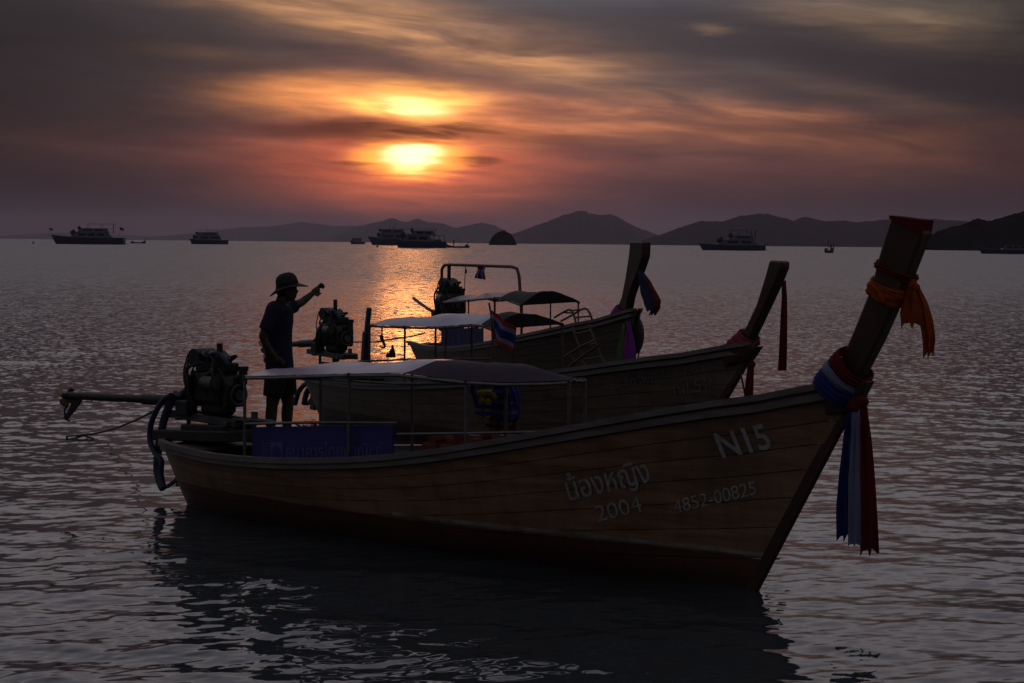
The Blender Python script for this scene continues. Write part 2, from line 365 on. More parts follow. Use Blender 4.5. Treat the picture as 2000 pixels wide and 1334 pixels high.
# ------------------------------------------------------------------ haze, islands
def hz(u): return 475+.0091*(u-1000)
def ridge(name, pts, dist, thick, m_, seed, rough=.03, label=None):
    """an island ridge: a real hill body with slopes on both sides, skyline from measured heights"""
    r = random.Random(seed); us = np.arange(pts[0][0], pts[-1][0]+.1, max(2.0, (pts[-1][0]-pts[0][0])/260)); mb = MB(); rings = []
    hs = np.array([(hz(u)-track(pts, u))/FPX*dist+CH for u in us])
    nz = sum(np.interp(np.arange(len(us)), np.arange(0, len(us)+st, st), rng.normal(0, 1, len(np.arange(0, len(us)+st, st))))*am for st, am in ((2, .35), (5, .5), (11, .6)))
    for i, u in enumerate(us):
        p = at_depth(u, hz(u), dist); h = max(.3, hs[i]*(1+rough*nz[i]*min(1, hs[i]/20))); ring = []
        for k in range(-6, 7):
            t = k/6; prof = (1-abs(t)**1.4)
            bump = 1 if k == 0 else 1+.12*math.sin(i*.23+k*1.7+seed)+.08*math.sin(i*.61+k*2.9)
            ring.append(Vector((p.x, p.y+t*thick*(.35+h/hs.max()), max(-1, h*prof*min(bump, 1.0 if abs(k) < 2 else 1.1)-.6))))
        rings.append(ring)
    mb.loft(rings, closed=False, caps=False)
    o = mb.build(name, m_, smooth=True, origin=at_depth(us[len(us)//2], hz(us[len(us)//2]), dist)); tag(o, label, kind='structure'); return o
green = mat('hill_forest', (.010, .013, .013), .95, .45, .06, 0, .0)
ridge('hills', [(-120, 462), (0, 461), (120, 454), (250, 459), (300, 462), (380, 455), (470, 444), (520, 443), (590, 433), (650, 440), (720, 441), (800, 445), (900, 460), (960, 468)], 22000, 2200, green, 1)
ridge('hills', [(640, 468), (690, 446), (740, 432), (768, 426), (790, 434), (815, 428), (838, 434), (864, 436), (890, 446), (905, 443), (940, 434), (965, 440), (1000, 458), (1040, 470)], 18000, 1600, green, 2, .02)
ridge('hills', [(940, 474), (985, 462), (1030, 447), (1075, 430), (1105, 418), (1124, 410), (1150, 417), (1175, 419), (1192, 417), (1220, 430), (1250, 446), (1275, 455), (1310, 476)], 13000, 1500, green, 3, .028)
ridge('hills', [(1230, 477), (1290, 458), (1340, 440), (1372, 432), (1410, 431), (1450, 421), (1490, 417), (1515, 421), (1545, 430), (1575, 425), (1600, 430), (1700, 432), (1780, 424), (1860, 430), (1960, 440), (2100, 452)], 8000, 900, green, 4, .03)
ridge('headland', [(1812, 482), (1826, 462), (1850, 447), (1880, 432), (1910, 429), (1940, 424), (1962, 417), (1980, 418), (2000, 411), (2040, 400), (2100, 395), (2180, 420), (2240, 470)], 1500, 160, green, 5, .09)
ridge('rock_islet', [(955, 474), (961, 462), (972, 453), (985, 449), (997, 455), (1004, 465), (1009, 475)], 2300, 12, green, 6, .06)

hm = bpy.data.materials.new('haze_air'); hm.use_nodes = True; hn = hm.node_tree; hn.nodes.clear()
hv = hn.nodes.new('ShaderNodeVolumePrincipled'); hv.inputs['Color'].default_value = (.95, .78, .90, 1); hv.inputs['Density'].default_value = 3.5e-5; hv.inputs['Anisotropy'].default_value = .2
ho = hn.nodes.new('ShaderNodeOutputMaterial'); hn.links.new(hv.outputs[0], ho.inputs['Volume'])
_h = MB().box((0, 0, 148), (50000, 50000, 300)).build('haze', hm, origin=(0, 0, -2)); tag(_h, kind='stuff')
# ------------------------------------------------------------------ longtail boats
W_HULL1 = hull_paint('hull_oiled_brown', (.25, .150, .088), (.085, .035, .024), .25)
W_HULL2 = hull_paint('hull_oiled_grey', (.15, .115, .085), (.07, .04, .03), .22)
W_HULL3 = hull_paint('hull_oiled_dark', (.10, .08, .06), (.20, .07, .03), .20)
M_PROW = mat('prow_timber', (.052, .027, .018), .5, .4, 2.5, .3, .35, stretch=(1.5, 6, 1), det=7)
M_RAIL = mat('gunwale_paint', (.125, .12, .115), .45, .35, 5, .2, .5, stretch=(.4, 2, 2))
M_INNER = mat('inner_planking', (.10, .11, .105), .7, .4, 3, .2, .3)
M_DECK = mat('deck_boards', (.11, .085, .06), .7, .4, 4, .3, .3, stretch=(.5, 3, 1))
M_STRIPE = mat('boot_stripe_paint', (.22, .21, .19), .6, .5, 4, 0, .4)
M_LETTER = mat('lettering_paint', (.36, .36, .34), .7, .35, 16, 0, .3)
M_TUBE = mat('galvanised_tube', (.12, .12, .12), .4, .3, 8, 0, .5, metal=.6)
M_TUBED = mat('rusty_tube', (.10, .055, .04), .6, .4, 9, 0, .4, metal=.2)
M_IRON = mat('engine_iron', (.035, .033, .032), .6, .4, 14, .3, .4, metal=.3)
M_IRON2 = mat('engine_grey_steel', (.08, .08, .085), .5, .4, 11, .2, .5, metal=.5)
M_RUBBER = mat('black_rubber', (.018, .018, .020), .6, .3, 10, 0, .4)
M_HOSE = mat('blue_hose', (.03, .045, .085), .45, .3, 10, 0, .5)
M_BRASS = mat('bronze_propeller', (.16, .11, .06), .4, .3, 8, 0, .5, metal=.8)
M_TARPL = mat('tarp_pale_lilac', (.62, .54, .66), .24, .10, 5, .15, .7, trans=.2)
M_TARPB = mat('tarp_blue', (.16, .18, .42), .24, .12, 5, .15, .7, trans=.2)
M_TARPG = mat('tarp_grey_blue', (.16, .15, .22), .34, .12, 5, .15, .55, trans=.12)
M_TARPD = mat('tarp_purple_shaded', (.060, .042, .066), .7, .2, 5, .15, .15)  # near awning front: shade on the bow-facing slope put into the colour
M_TARPK = mat('tarp_front_shaded', (.02, .02, .022), .7, .2, 5, .15, .15)  # awning fronts of the other two boats, their shade painted near black
M_ROPE = mat('rope_brown', (.09, .06, .04), .9, .3, 30, 0, .2)
M_RED = mat('cloth_red', (.34, .03, .028), .8, .12, 14, 0, .15, trans=.3)
M_ORANGE = mat('cloth_orange', (.40, .085, .022), .8, .15, 14, 0, .15, trans=.35)
M_BLUE = mat('cloth_blue', (.024, .032, .17), .8, .12, 14, 0, .15, trans=.25)
M_WHITE = mat('cloth_white', (.22, .23, .36), .8, .08, 14, 0, .15, trans=.25)
M_PURPLE = mat('cloth_purple', (.26, .05, .32), .8, .12, 14, 0, .15, trans=.3)
M_GREEN = mat('cloth_green', (.12, .20, .08), .8, .12, 14, 0, .15, trans=.25)
M_PINK = mat('cloth_rose', (.30, .06, .09), .8, .12, 14, 0, .15, trans=.25)
M_MAROON = mat('cloth_maroon', (.13, .012, .014), .8, .12, 14, 0, .15, trans=.2)

class Boat:
    """local frame: origin on the waterline under the stern tip, x forward, y to port (away from the camera), z up"""
    def __init__(s, stern_px, stern_z, bow_world, name, label, beam, gun, stem_top_px, stem_low_px, w_stern=.5):
        S = on_z(*stern_px, stern_z); B = bow_world
        s.o = Vector((S.x, S.y, 0)); d = Vector((B.x-S.x, B.y-S.y, 0)); s.L0 = d.length; s.a = math.atan2(d.y, d.x)
        s.mw = Matrix.Translation(s.o) @ Matrix.Rotation(s.a, 4, 'Z'); s.inv = s.mw.inverted()
        s.root = empty(name, s.o, s.a, label, 'boat', 'wooden longtail boats moored in the shallows')
        s.beam, s.gun, s.w_stern = beam, gun, w_stern
        st, sl = s.bp(*stem_top_px), s.bp(*stem_low_px); s.st, s.sl = st, sl; s.L = st.x
        s.stem = lambda z: sl.x+(st.x-sl.x)*(z-sl.z)/(st.z-sl.z)
        s.us = list(np.concatenate([[0, .003, .010, .022, .04, .065, .1], np.linspace(.14, .92, 19), [.945, .965, .982, .993, 1]]))
        s.sheer = [s._solve(u) for u in s.us]
        k = np.array(s.sheer); k[3:-3] = np.convolve(k, np.ones(5)/5, 'same')[3:-3]; s.sheer = list(k)
    def bp(s, u, v, y=0.0):
        """the point of the boat's fore-and-aft plane at offset y seen at a photo pixel, in boat coordinates"""
        o = s.inv @ CAM; d = s.inv.to_3x3() @ ray(u, v); return o + d*((y-o.y)/d.y)
    def px(s, p): return proj(s.mw @ Vector(p))
    def B(s, u):                                     # half beam at the gunwale
        aft = s.w_stern+(1-s.w_stern)*min(1, u/.42)**.9 if u < .42 else 1
        aft = s.w_stern+(1-s.w_stern)*math.sin(min(1, u/.45)*PI/2)
        blunt = (1-(1-min(1, u/.075))**2.4)**.5
        fw = 1 if u < .5 else max(0, 1-((u-.5)/.5)**2.1)
        return s.beam/2*aft*blunt*fw**.95+.02
    def _solve(s, u):
        z = .6
        for _ in range(25):
            x = s.L*u; p = s.px((x, -s.B(u), z)); z += (p[1]-track(s.gun, p[0]))/240*.9
        return z
    def sz(s, u): return float(np.interp(u, s.us, s.sheer))
    def hull(s, u, v, off=0.0):
        """v 0 keel to 1 gunwale"""
        zs = s.sz(u); zb = -.32; z = zb+(zs-zb)*v
        x1 = s.stem(z); x0 = .30*(1-v)**1.2
        x = x0+(x1-x0)*u
        g = .36+.9*max(0, (u-.55)/.45)**1.5
        y = s.B(u)*(max(v, 0)**g)*(.80+.20*v) if u < 1 else .02
        if u < .12: y *= 1-.25*(1-v)*(1-u/.12)
        return Vector((x, -y-off, z))
    def build_hull(s, m_, nplank=9, stripe=None, rail=M_RAIL):
        us = s.us; hull = MB(); uin = [u for u in us if u <= .985]
        # lining: inner skin and floor, a finger inside the planks
        for sg in (-1, 1):
            rings = []
            for u in uin:
                r = []
                for v in (.985, .8, .62, .5): p = s.hull(u, v); r.append(Vector((max(p.x, .06), -sg*min(p.y+.035, -.002), p.z)))
                r.append(Vector((r[-1].x, 0, r[-1].z))); rings.append(r)
            hull.loft(rings, closed=False, caps=False)
        H = hull.build('hull', M_INNER, s.root, smooth=True)
        vs = [0, .16, .30, .43, .55, .66, .76, .85, .93, 1.0][:nplank+1]
        for i in range(len(vs)-1):
            for sg in (-1, 1):
                mb = MB(); a, b = vs[i]+.002, vs[i+1]-.0015; rings = []
                for u in us:
                    c = .0028 if 0 < i else 0
                    p = [s.hull(u, a, -.012), s.hull(u, a, c), s.hull(u, (a+b)/2, .002), s.hull(u, b, 0), s.hull(u, b, -.012)]
                    rings.append([Vector((q.x, sg*-min(q.y, -.001), q.z)) for q in p])
                mb.loft(rings, closed=False, caps=False); mb.build('plank', m_, H, smooth=True)
        # gunwale and rub rail run right round the stern
        def rail_mb(v0, out, w, h, dz=0):
            mb = MB(); rings = []
            seq = [(u, -1) for u in us[::-1] if u < .995]+[(u, 1) for u in us if 0 < u < .995]
            for u, sg in seq:
                p = s.hull(u, v0); q = s.hull(min(u+.004, .999), v0); t = (q-p); nrm = Vector((-abs(t.y)*0-.0, -1, 0))
                c = Vector((p.x-(out*1.1 if u < .012 else 0), sg*-(p.y-out), p.z+dz)) if True else p
                c.y = sg*(abs(p.y)+out) if sg > 0 else -(abs(p.y)+out)
                rings.append([c+Vector((0, sg*w/2, h/2)), c+Vector((0, sg*w/2, -h/2)), c+Vector((0, -sg*w/2, -h/2)), c+Vector((0, -sg*w/2, h/2))] if sg > 0 else
                             [c+Vector((0, -w/2, h/2)), c+Vector((0, -w/2, -h/2)), c+Vector((0, w/2, -h/2)), c+Vector((0, w/2, h/2))])
            return rings
        for nm, v0, out, w, h, dz in (('gunwale', 1.0, .004, .075, .045, .0), ('rub_rail', .955, .018, .035, .05, 0)):
            rr = rail_mb(v0, out, w, h, dz); mb = MB(); half = len([u for u in us if u < .995])
            # starboard runs bow to stern, port stern to bow; swap the section so the outside stays outside
            R = []
            for k, ring in enumerate(rr): R.append(ring if k < half else [ring[0], ring[1], ring[2], ring[3]])
            mb.loft(R); mb.build(nm, rail, s.root, smooth=False)
        # foredeck and stern deck
        for nm, ua, ub, dz in (('foredeck', .74, .97, -.05), ('stern_deck', .012, .10, -.06)):
            P = []
            for u in np.linspace(ua, ub, 12):
                p = s.hull(u, 1.0); P.append([Vector((p.x, yy*(abs(p.y)-.03), p.z+dz+.03*(1-yy*yy))) for yy in np.linspace(-1, 1, 7)])
            MB().sheet(P, .02).build(nm, M_DECK, s.root)
        # floor boards and thwarts
        for k in range(5):
            y0 = (k-2)*.16; mb = MB(); mb.box((s.L*.36, y0, .16), (s.L*.44, .15, .02)); mb.build('floor_board', M_DECK, s.root)
        for u in (.2, .3, .42, .54, .64):
            p = s.hull(u, .86); q = s.hull(min(1, u+.02), .80); MB().box((p.x, 0, p.z), (.16, abs(q.y)*2-.10, .025)).build('thwart', M_DECK, s.root, bevel=.004)
        # stem timber
        mb = MB(); rings = []
        for z in np.linspace(-.3, s.st.z+.02, 12):
            x = s.stem(z); rings.append([Vector((x-.07, -.035, z)), Vector((x+.012, -.028, z)), Vector((x+.03, 0, z)), Vector((x+.012, .028, z)), Vector((x-.07, .035, z))])
        mb.loft(rings); mb.build('stem', M_PROW, s.root)
        if stripe:
            for sg in (-1, 1):
                P = []
                for u in np.linspace(stripe[2], .995, 40):
                    row = []
                    for z in (stripe[0]-.014, stripe[0]+.014):
                        v = (z+stripe[1]*(1-u)+.32)/(s.sz(u)+.32); p = s.hull(u, v, .008); row.append(Vector((p.x, sg*-p.y if sg > 0 else p.y, p.z)))
                    P.append(row)
                MB().sheet(P, .004).build('boot_stripe', M_STRIPE, s.root)
        # tree of the near side for lettering
        vv = np.linspace(.2, 1, 26); uu = np.linspace(.02, .995, 120); V = [s.hull(u, v, .009) for u in uu for v in vv]; n = len(vv)
        s.bvh = BVHTree.FromPolygons(V, [(i*n+j, i*n+j+1, (i+1)*n+j+1, (i+1)*n+j) for i in range(len(uu)-1) for j in range(n-1)])
        return H
    def prow(s, left, right, thick, th_top, cap=True, red_top=False):
        """curved post from two measured edge lines (photo pixels), thickness across the boat"""
        n = 26; rings = []
        def along(tr, t):
            seg = [math.dist(a, b) for a, b in zip(tr, tr[1:])]; q = t*sum(seg)
            for (a, b), l in zip(zip(tr, tr[1:]), seg):
                if q <= l or (a, b) == (tr[-2], tr[-1]): k = q/l; return (a[0]+(b[0]-a[0])*k, a[1]+(b[1]-a[1])*k)
                q -= l
        s.pc = []
        ca, sa = math.cos(s.a), math.sin(s.a); vb, vt, vr = left[0][1], left[-1][1], right[-1][1]-left[-1][1]
        L_, R_ = [(v, u) for u, v in left[::-1]], [(v, u) for u, v in right[::-1]]
        for i in range(n):
            t = i/(n-1); T = thick+(th_top-thick)*t; v = vb+(vt-vb)*t; l = (track(L_, v), v); v2 = v+vr*t; r = (track(R_, v2), v2)
            P0 = s.bp(*l, 0); P1 = s.bp(*r, 0); wd = P1-P0; full = wd.length; sh = T*abs(sa)/max(.2, abs(ca))
            c = (P0+P1)/2; hw = max(full-sh*.72, .09)/2; e = wd.normalized()*hw
            rings.append([c-e+Vector((0, -T/2, 0)), c+e+Vector((0, -T/2, 0)), c+e+Vector((0, T/2, 0)), c-e+Vector((0, T/2, 0))]); s.pc.append((c, hw, T, wd.normalized()))
        pr = MB().loft(rings).build('prow_post', M_PROW, s.root, bevel=.016)
        if red_top:
            mb = MB(); c, hw, T, e = s.pc[-1]; up = (s.pc[-1][0]-s.pc[-4][0]).normalized()
            for k0, k1 in ((0, .5),):
                mb.loft([[c-e*(hw+.006)+Vector((0, -T/2-.006, 0))+up*a, c+e*(hw+.022)+Vector((0, -T/2-.008, 0))+up*b, c+e*(hw+.022)+Vector((0, T/2+.008, 0))+up*b, c-e*(hw+.006)+Vector((0, T/2+.006, 0))+up*a] for a, b in ((-.012, -.10), (.008, .008))])
            mb.build('red_cap', M_MAROON, pr)
        return pr
    def letter(s, text, o, ex, ey, bold=.0, thin=1.0, mat_=None):
        """painted lettering laid on the near side: o, ex, ey in photo pixels give the baseline start, run and rise"""
        c = bpy.data.curves.new('lettering', 'FONT'); c.body = text; c.offset = bold; t = bpy.data.objects.new('lettering_source', c); COL.objects.link(t)
        bpy.context.view_layer.update(); me = bpy.data.meshes.new_from_object(t.evaluated_get(bpy.context.evaluated_depsgraph_get()))
        bpy.data.objects.remove(t); co = np.array([v.co[:2] for v in me.vertices]); x0, x1 = co[:, 0].min(), co[:, 0].max(); h = .72
        cam_l = s.inv @ CAM; r3 = s.inv.to_3x3()
        for v, (x, y) in zip(me.vertices, co):
            q = ((x-x0)/(x1-x0), y/h); u = o[0]+ex[0]*q[0]+ey[0]*q[1]; w = o[1]+ex[1]*q[0]+ey[1]*q[1]
            d = (r3 @ ray(u, w)).normalized(); hit = s.bvh.ray_cast(cam_l, d)
            v.co = hit[0] if hit[0] is not None else cam_l+d*10
        me.materials.append(mat_ or M_LETTER); ob = bpy.data.objects.new('lettering', me); COL.objects.link(ob); ob.parent = s.root; return ob
    def canopy(s, near, top, y_near, y_far, u_posts, cloth, cloth2, split, tub, sag=.012, y_far1=None, flap=True):
        """awning cloth on a tube frame: near and top are the near edge and the crest as measured lines"""
        x0 = s.bp(*near[0], y_near).x; x1 = s.bp(*near[-1], y_near).x; P = []; ny = 14; nx = 40
        def z_of(tr, x, y):
            z = 1.4
            for _ in range(20):
                p = s.px((x, y, z)); z += (p[1]-track(tr, p[0]))/230
            return z
        root = s.root; E0 = []
        for i in range(nx):
            x = x0+(x1-x0)*i/(nx-1); yf = y_far if y_far1 is None else y_far+(y_far1-y_far)*(i/(nx-1))**1.5; zn = z_of(near, x, y_near); yc = y_near+(yf-y_near)*.45; zt = z_of(top, x, yc); zt = max(zt, zn+.005); row = []
            for j in range(ny):
                t = j/(ny-1); y = y_near+(yf-y_near)*t
                if t < .45: k = t/.45; z = zn+(zt-zn)*(math.sin(k*PI/2))
                else: k = (t-.45)/.55; z = zt-(zt-zn)*.75*k*k
                z += sag*math.sin(x*5.1+j*.4)*math.sin(t*PI)+.007*math.sin(x*13+j*1.3+1.7*math.sin(x*4.3))*math.sin(t*PI)+.003*math.sin(x*29+j*2.3)
                row.append(Vector((x, y, z)))
            P.append(row); E0.append((row[0], row[-1], row[6]))
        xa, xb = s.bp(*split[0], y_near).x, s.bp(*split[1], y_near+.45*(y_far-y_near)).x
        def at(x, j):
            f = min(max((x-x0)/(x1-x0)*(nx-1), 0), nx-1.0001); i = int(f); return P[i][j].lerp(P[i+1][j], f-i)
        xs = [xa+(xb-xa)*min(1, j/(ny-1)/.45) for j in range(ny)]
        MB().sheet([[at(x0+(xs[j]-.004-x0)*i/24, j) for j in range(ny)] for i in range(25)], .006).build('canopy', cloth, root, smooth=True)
        MB().sheet([[at(xs[j]+.004+(x1-xs[j]-.004)*i/24, j) for j in range(ny)] for i in range(25)], .006).build('front_canopy', cloth2, root, smooth=True)['label'] = 'front of the awning, shade painted into its colour'
        if flap:
            A_, B_ = P[-1][0], P[-1][-1]
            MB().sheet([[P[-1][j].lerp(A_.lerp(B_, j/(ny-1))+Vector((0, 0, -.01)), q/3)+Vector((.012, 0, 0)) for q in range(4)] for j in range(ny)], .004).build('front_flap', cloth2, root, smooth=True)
        for k in (0, 1):
            MB().tube([e[k]+Vector((0, 0, -.018)) for e in E0[::4]]+[E0[-1][k]+Vector((0, 0, -.018))], .014, 8).build('canopy_rail', tub, root, smooth=True)
        for u in u_posts:
            i = int(round(u*(nx-1))); a, b, c = E0[i]
            arch = [P[i][j]+Vector((0, 0, -.014)) for j in range(ny)]
            MB().tube(arch, .011, 6).build('canopy_hoop', tub, root, smooth=True)
            for q in (a, b): MB().torus((q.x, q.y, q.z-.018), .021, .007, (1, 0, .2), 10, 5).build('lashing', M_ROPE, root, smooth=True)
            for q in (a, b):
                uu = q.x/s.L; yy = min(abs(q.y), s.B(uu)-.03)*(1 if q.y > 0 else -1); zz = min(s.sz(uu)+.02, q.z-.1)
                MB().tube([Vector((q.x, yy, zz-.12)), Vector((q.x, yy, zz)), Vector((q.x, q.y, q.z-.02))], .014, 8).build('canopy_post', tub, root, smooth=True)
        return E0
    def top(s, mb, name, m_, label, cat, group=None, smooth=True, **k):
        """a thing of its own that rests on or hangs from this boat; its mesh is given in boat coordinates"""
        mb.v = [tuple(s.mw @ Vector(p)) for p in mb.v]; return tag(mb.build(name, m_, smooth=smooth, **k), label, cat, group)

def engine(b, c, sc=1.0, tail=2.0, drop=0.0, tiller=.7, stack=.12, bent=None):
    """truck diesel on a swivel with its long propeller shaft: c is the middle of the block in boat coordinates"""
    e = MB(); c = Vector(c); S = lambda *p: c+Vector(p)*sc
    e.box(S(0, 0, 0), (.42*sc, .26*sc, .30*sc)); e.box(S(.02, 0, -.19), (.34*sc, .20*sc, .12*sc)); E = e.build('engine', M_IRON, b.root, bevel=.04)
    P = lambda nm, mb, m_=M_IRON, **k: mb.build(nm, m_, E, **k)
    P('cylinder_head', MB().box(S(0, 0, .19), (.40*sc, .20*sc, .09*sc)).box(S(-.02, 0, .245), (.34*sc, .13*sc, .05*sc)), bevel=.012)
    P('air_filter', MB().cyl(S(-.22, -.10, .27), S(-.22, .12, .27), .085*sc, 18).tube([S(-.14, 0, .29), S(-.02, -.08, .33), S(.1, -.10, .27)], .032*sc, 8, 4), M_RUBBER, smooth=True)
    P('radiator', MB().box(S(.25, 0, -.04), (.06*sc, .26*sc, .25*sc)).box(S(.25, 0, .10), (.08*sc, .20*sc, .05*sc)), M_IRON, bevel=.02)
    P('flywheel_housing', MB().cyl(S(-.27, 0, -.02), S(-.20, 0, -.02), .17*sc, 20).cyl(S(-.36, 0, -.02), S(-.27, 0, -.02), .08*sc, 14), M_IRON, smooth=True)
    P('alternator', MB().cyl(S(.06, -.2, .06), S(.22, -.2, .06), .065*sc, 14).cyl(S(.22, -.2, .06), S(.245, -.2, .06), .05*sc, 14), M_IRON2, smooth=True)
    P('fan_pulley', MB().torus(S(.31, 0, -.05), .09*sc, .012*sc, (1, 0, 0)).cyl(S(.29, 0, -.05), S(.33, 0, -.05), .05*sc, 12).cyl(S(.29, -.12, .08), S(.33, -.12, .08), .04*sc, 12), M_IRON2, smooth=True)
    P('exhaust_manifold', MB().tube([S(-.15, -.16, .14), S(0, -.18, .12), S(.14, -.17, .16), S(.16, -.15, .28)], .028*sc, 8, 4), M_IRON, smooth=True)
    P('exhaust_stack', MB().tube([S(.16, -.1, .22), S(.16, -.1, .30), S(.16, -.1, .32+stack)], .028*sc, 10), M_IRON, smooth=True)
    for k in range(4):
        a = (-.14+.09*k); P('fuel_pipe', MB().tube([S(a, -.14, .1), S(a+.02, -.19, .17), S(a+.04, -.12, .24), S(a+.02, -.05, .25)], .009*sc, 6, 4), M_RUBBER, smooth=True)
    P('cooling_hose', MB().tube([S(.26, -.08, .23), S(.17, -.13, .33), S(.02, -.10, .31), S(-.06, -.05, .24)], .024*sc, 8, 5), M_HOSE, smooth=True)
    P('loose_cable', MB().tube([S(.22, -.16, .2), S(.36, -.18, .05), S(.34, -.17, -.12), S(.22, -.15, -.18)], .007*sc, 6, 5), M_RUBBER, smooth=True)
    P('loose_cable', MB().tube([S(-.3, -.1, .3), S(-.34, -.12, .12), S(-.26, -.14, -.05)], .008*sc, 6, 5), M_RUBBER, smooth=True)
    rr_ = random.Random(int(c.x*1000)+int(c.z*777))
    for k in range(6):
        q0 = S(rr_.uniform(-.25, .25), rr_.uniform(-.17, .0), rr_.uniform(.12, .28)); q1 = S(rr_.uniform(-.30, .32), -.18, rr_.uniform(-.22, .05)); md_ = q0.lerp(q1, .5)+Vector((rr_.uniform(-.1, .1), -.07, rr_.uniform(-.02, .10)))*sc
        P('loose_cable', MB().tube([q0, md_, q1], rr_.uniform(.008, .018)*sc, 6, 5), M_RUBBER, smooth=True)
    P('battery_box', MB().box(S(-.30, -.12, -.20), (.17*sc, .14*sc, .14*sc)), M_RUBBER, bevel=.01)
    P('heat_shield', MB().sheet([[S(-.16+.05*i, -.02+.11*math.sin(j*.9-.9), .30+.018*math.sin(i*1.7+j)+.03*math.cos((j-2)*.8)-.010*max(0, i-3)) for j in range(5)] for i in range(8)], .012), M_IRON, smooth=True)
    P('fuel_filter', MB().cyl(S(.31, .05, .05), S(.31, .05, .18), .04*sc, 10).cyl(S(.31, .05, .17), S(.31, .05, .21), .05*sc, 10), M_IRON, smooth=True)
    # cradle beams, swivel pin
    P('cradle', MB().bar(S(-.62, -.10, -.27), S(.40, -.10, -.30), .05*sc, .07*sc).bar(S(-.62, .10, -.27), S(.40, .10, -.30), .05*sc, .07*sc).bar(S(-.45, -.12, -.3), S(-.45, .12, -.3), .05*sc, .05*sc).bar(S(.30, -.16, -.31), S(.30, .16, -.31), .06*sc, .05*sc), M_IRON2, bevel=.006)
    P('swivel', MB().cyl(S(0, 0, -.50), S(0, 0, -.28), .05*sc, 14).box(S(0, 0, -.47), (.22*sc, .22*sc, .05*sc)).tube([S(-.34, -.06, -.30), S(-.34, -.06, -.42), S(.02, -.04, -.42)], .022*sc, 8), M_IRON, smooth=True)
    # tiller to the fore, shaft tube to the rear
    P('tiller', MB().tube([S(.30, -.06, -.28), S(.40, -.06, -.27), S(.40+tiller*.5, -.08, -.25), S(.40+tiller, -.08, -.25)], [.03*sc, .028*sc, .02*sc, .018*sc], 8).box(S(.40+tiller*.45, -.08, -.21), (.06*sc, .03, .07*sc)), M_IRON2, smooth=True)
    a0 = S(-.36, 0, -.02+.0); a1 = S(-.62, 0, -.16); z1 = S(0, 0, -.17).z+drop; tip = Vector((c.x-tail, c.y, z1))
    if bent:
        P('propeller_shaft', MB().tube([a0, S(-.46, 0, -.06)]+bent, [.05*sc, .045*sc]+[.032]*len(bent), 10, 3), M_IRON2, smooth=True); return E
    sh = MB().tube([a0, S(-.48, 0, -.10), a1], [.05*sc, .06*sc, .05*sc], 10).tube([a1, tip], .038*sc, 12).tube([a1, a1*.72+tip*.28], .052*sc, 12)
    shaft = P('propeller_shaft', sh, M_IRON, smooth=True)
    d = (tip-a1).normalized(); up = Vector((0, 0, 1))
    pp = MB().ball(tip+d*.05, (.07, .035, .035), 12, 8)
    for k in range(3):
        an = 2*PI*k/3+.5; rad = Vector((0, math.cos(an), math.sin(an))); tg = d.cross(rad); G = []
        for i in range(6):
            r = .03+.085*i/5; w = .055*math.sin(PI*(.22+.70*i/5)); G.append([tip+d*.05+rad*r+(tg*.8+d*.6)*w*q for q in (-1, 0, 1)])
        pp.sheet(G, .006)
    P('propeller', pp, M_BRASS, smooth=True)
    P('skeg', MB().sheet([[tip-d*(.04)+Vector((0, 0, -.02)), tip-d*.26+Vector((0, 0, -.02))], [tip-d*.06+Vector((0, 0, -.10)), tip-d*.20+Vector((0, 0, -.08))], [tip+d*.02+Vector((0, 0, -.19)), tip-d*.06+Vector((0, 0, -.19))], [tip+d*.07+Vector((0, 0, -.235)), tip+d*.02+Vector((0, 0, -.245))]], .02).tube([tip-d*.0+Vector((0, 0, -.10)), tip+d*.06+Vector((0, 0, -.14)), tip+d*.05+Vector((0, 0, -.24)), tip+d*.0+Vector((0, .02, -.26))], .010, 6), M_IRON, smooth=False)
    return E

# ---- the near boat
_S = on_z(320, 866, .60); _W = on_z(1475, 1155, 0); _d = (_W-_S); _d.z = 0
B1 = Boat((356, 853), .60, _W, 'longtail_boat', 'large brown wooden longtail boat nearest in front, painted N15 on its bow', 1.42,
          [(300, 852), (322, 860), (338, 872), (370, 884), (410, 891), (450, 896), (500, 900), (600, 904), (700, 904), (790, 899), (890, 888), (930, 882), (1000, 868), (1050, 857), (1140, 839), (1190, 830), (1290, 811), (1380, 794), (1480, 772), (1581, 752), (1640, 745), (1700, 740)],
          (1676, 772), (1475, 1155), .60)
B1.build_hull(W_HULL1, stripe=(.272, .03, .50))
B1.prow([(1604, 748), (1625, 716), (1643, 697), (1667, 640), (1691, 580), (1703, 544), (1716, 493), (1738, 422)], [(1690, 748), (1734, 664), (1764, 598), (1791, 541), (1812, 487), (1822, 460), (1818, 433)], .12, .13, red_top=True)
pA = B1.bp(1640, 775); pB = B1.bp(1702, 752)
MB().loft([[Vector((pA.x-.05, -.12, pA.z+.06)), Vector((pA.x-.05, .17, pA.z+.06)), Vector((pA.x-.05, .14, pA.z-.12)), Vector((pA.x-.05, -.10, pA.z-.12))],
           [Vector((pA.x+.12, -.11, pA.z+.08)), Vector((pA.x+.12, .13, pA.z+.08)), Vector((pA.x+.12, .09, pA.z-.09)), Vector((pA.x+.12, -.09, pA.z-.09))],
           [Vector((pB.x, -.06, pB.z+.03)), Vector((pB.x, .06, pB.z+.03)), Vector((pB.x-.06, .03, pB.z-.09)), Vector((pB.x-.06, -.03, pB.z-.09))]]).build('stem_head', M_PROW, B1.root, bevel=.01)
for args in (('N15', (1411, 894), (98, -20), (-19, -48), .018), ('น้องหญิง', (1112, 978), (160, -38), (-12, -44), .012), ('2004', (1168, 1019), (88, -21), (-9, -31), .0), ('4852-00825', (1318, 1003), (160, -38), (-5, -27), .0)):
    B1.letter(*args)
